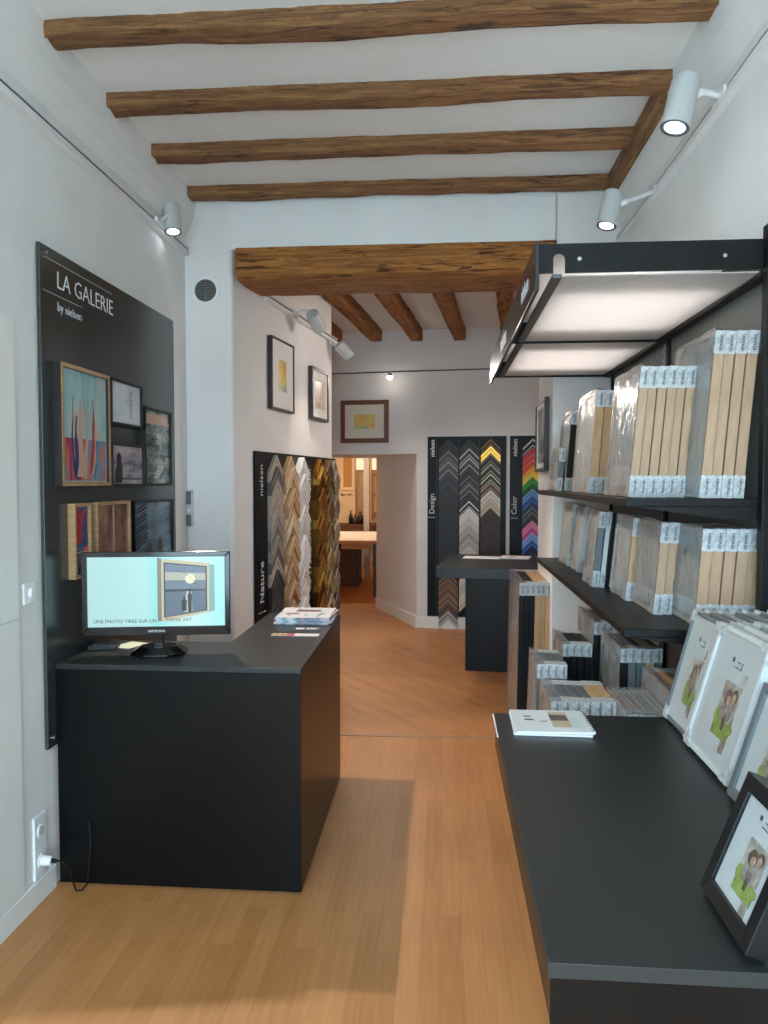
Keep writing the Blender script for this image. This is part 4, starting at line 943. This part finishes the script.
MB().box(.08, .15, -.03, -.001, 1.36, 1.37).box(.20, .27, -.03, -.001, 1.36, 1.37).build('handle', DARKG, wc)
wb = thing('back_bench', 'brown workbench along the workroom back wall', 'bench', (-1.5, 12.85, 0))
MB().box(-1.2, 1.1, 0, .62, .80, .85).build('bench_top', mat('bench_brown', '#6c4228', .5), wb, .004)
MB().box(-1.15, -1.1, .05, .55, 0, .7995).build('bench_leg', MATS['bench_brown'], wb)
MB().box(1.0, 1.05, .05, .55, 0, .7995).build('bench_leg', MATS['bench_brown'], wb)
rr = random.Random(4)
for k, (x, r_, h_, lab) in enumerate(((-1.60, .035, .24, 'dark bottle on the workroom bench, leftmost'), (-1.52, .045, .17, 'dark jar on the workroom bench, second from the left'), (-1.43, .05, .22, 'wide dark pot of tools on the workroom bench'), (-1.34, .04, .26, 'tall dark bottle on the workroom bench beside the post'))):
    o = MB().lathe([(0, 0), (r_, 0), (r_, h_*.6), (r_*.4, h_*.78), (r_*.4, h_), (0, h_)], 16).build('jar', mat('jar_%d' % (k % 2), ['#2c2824', '#4c3c34'][k % 2], .3))
    o.location = (x, 12.95, .85); tag(o, lab, 'jar', 'jars on the workroom bench')
rd = thing('radiator', 'white radiator on the workroom back wall under the bench', 'radiator', (-1.2, 13.42, .15))
fn = MB()
for k in range(12): fn.box(-.30+k*.05, -.262+k*.05, -.05, 0, 0, .52)
fn.build('fins', TRIMW, rd, .004); MB().box(-.31, .31, -.03, -.01, .03, .06).box(-.31, .31, -.03, -.01, .46, .49).build('pipes', TRIMW, rd)
# wall lamps
for x, w, lab in ((-1.55, .26, 'glowing cream wall light left of the white post'), (-1.16, .2, 'glowing cream wall light right of the white post')):
    t = thing('wall_lamp', lab, 'lamp', (x, 13.3, 1.80), 0, 'cream wall lights in the workroom')
    MB().box(-w/2, w/2, -.02, .16, .20, .215).box(-w/2, w/2, .14, .18, 0, .2).build('bracket', WHITE, t)
    MB().box(-w/2, w/2, -.015, .135, .0, .198).build('lamp_shade', emit('cream_lamp', '#ffe6b8', 1.15), t, .01)
sh = thing('tool_rack', 'wall rack with horizontal rails right of the white post', 'rack', (-1.12, 13.48, .9))
for z in (.12, .45, .82): MB().box(-.14, .30, -.08, -.01, z, z+.02).build('rack_rail', WD, sh)
MB().box(-.16, -.14, -.06, -.005, 0, .9).build('rack_side', WD, sh)
ld = bpy.data.lights.new('workroom_lamp', 'AREA'); ld.shape = 'RECTANGLE'; ld.size = 1.4; ld.size_y = .3; ld.energy = 36; ld.color = (1, .78, .58)
wl = thing('ceiling_lamp', 'strip lamp on the workroom ceiling, just out of view', 'lamp', (-1.7, 11.4, 2.58))
MB().box(-.7, .7, -.15, .15, -.03, .0).build('casing', WHITE, wl)
lo = bpy.data.objects.new('workroom_lamp', ld); C.objects.link(lo); lo.parent = wl; lo.location = (0, 0, -.035)

# hidden-side spotlights of the back room (behind the canopy) that light the sample boards
RAILR = track('track_rail', (2.29, 5.2, 2.80), (2.29, 7.8, 2.80), 'white lighting track on the far right wall of the back room', (-1, 0, 0))
for y, aim in ((5.9, (-1, -.05, -.42)), (6.9, (-1, -.1, -.38))):
    spot((2.16, y, 2.72), aim, (2.24, y, 2.78), (2.28, y, 2.80), 'white spotlight on the far right track, %s one' % ('nearer' if y < 6.5 else 'farther'), .05, .14, 95, WARM, 70, .5)

# ================================================================== DAYLIGHT
w = bpy.data.worlds.new('World'); bpy.context.scene.world = w; w.use_nodes = True; nt = w.node_tree
bg = nt.nodes['Background']; tc = nt.nodes.new('ShaderNodeTexCoord'); sx = nt.nodes.new('ShaderNodeSeparateXYZ'); rp = nt.nodes.new('ShaderNodeValToRGB')
nt.links.new(tc.outputs['Generated'], sx.inputs[0]); nt.links.new(sx.outputs['Z'], rp.inputs[0]); nt.links.new(rp.outputs[0], bg.inputs['Color'])
rp.color_ramp.elements[0].position = 0; rp.color_ramp.elements[0].color = (.36, .46, .52, 1)
rp.color_ramp.elements[1].position = .25; rp.color_ramp.elements[1].color = (.57, .82, 1.0, 1)
bg.inputs['Strength'].default_value = 18.5
ld = bpy.data.lights.new('shop_window_daylight', 'AREA'); ld.shape = 'RECTANGLE'; ld.size = 2.2; ld.size_y = 2.3; ld.energy = 1
try: ld.cycles.is_portal = True
except Exception as ex: print('portal', ex)
lo = bpy.data.objects.new('shop_window_daylight', ld); C.objects.link(lo); lo.location = (-.265, -1.62, 1.55); lo.rotation_euler = (PI/2, 0, 0)
struct(MB().box(-8, 8, -12, -1.75, -.12, -.02).build('floor_pavement', mat('pavement', '#c8c8c4', .8)))

# ================================================================== CAMERA
cd = bpy.data.cameras.new('camera'); cam = bpy.data.objects.new('camera', cd); C.objects.link(cam)
cd.sensor_fit = 'VERTICAL'; cd.sensor_height = 36; cd.lens = 750/1024*36; cd.clip_start = .05
cam.location = (0, 0, 1.6); cam.rotation_euler = (PI/2-rad(2.367), 0, rad(4.497))
bpy.context.scene.camera = cam
s = bpy.context.scene
s.view_settings.view_transform = 'Standard'; s.view_settings.look = 'None'; s.view_settings.gamma = 1; s.view_settings.use_curve_mapping = False
s.view_settings.exposure = 0
s.cycles.transparent_max_bounces = 16; s.cycles.max_bounces = 10; s.cycles.diffuse_bounces = 6; s.cycles.sample_clamp_indirect = 6
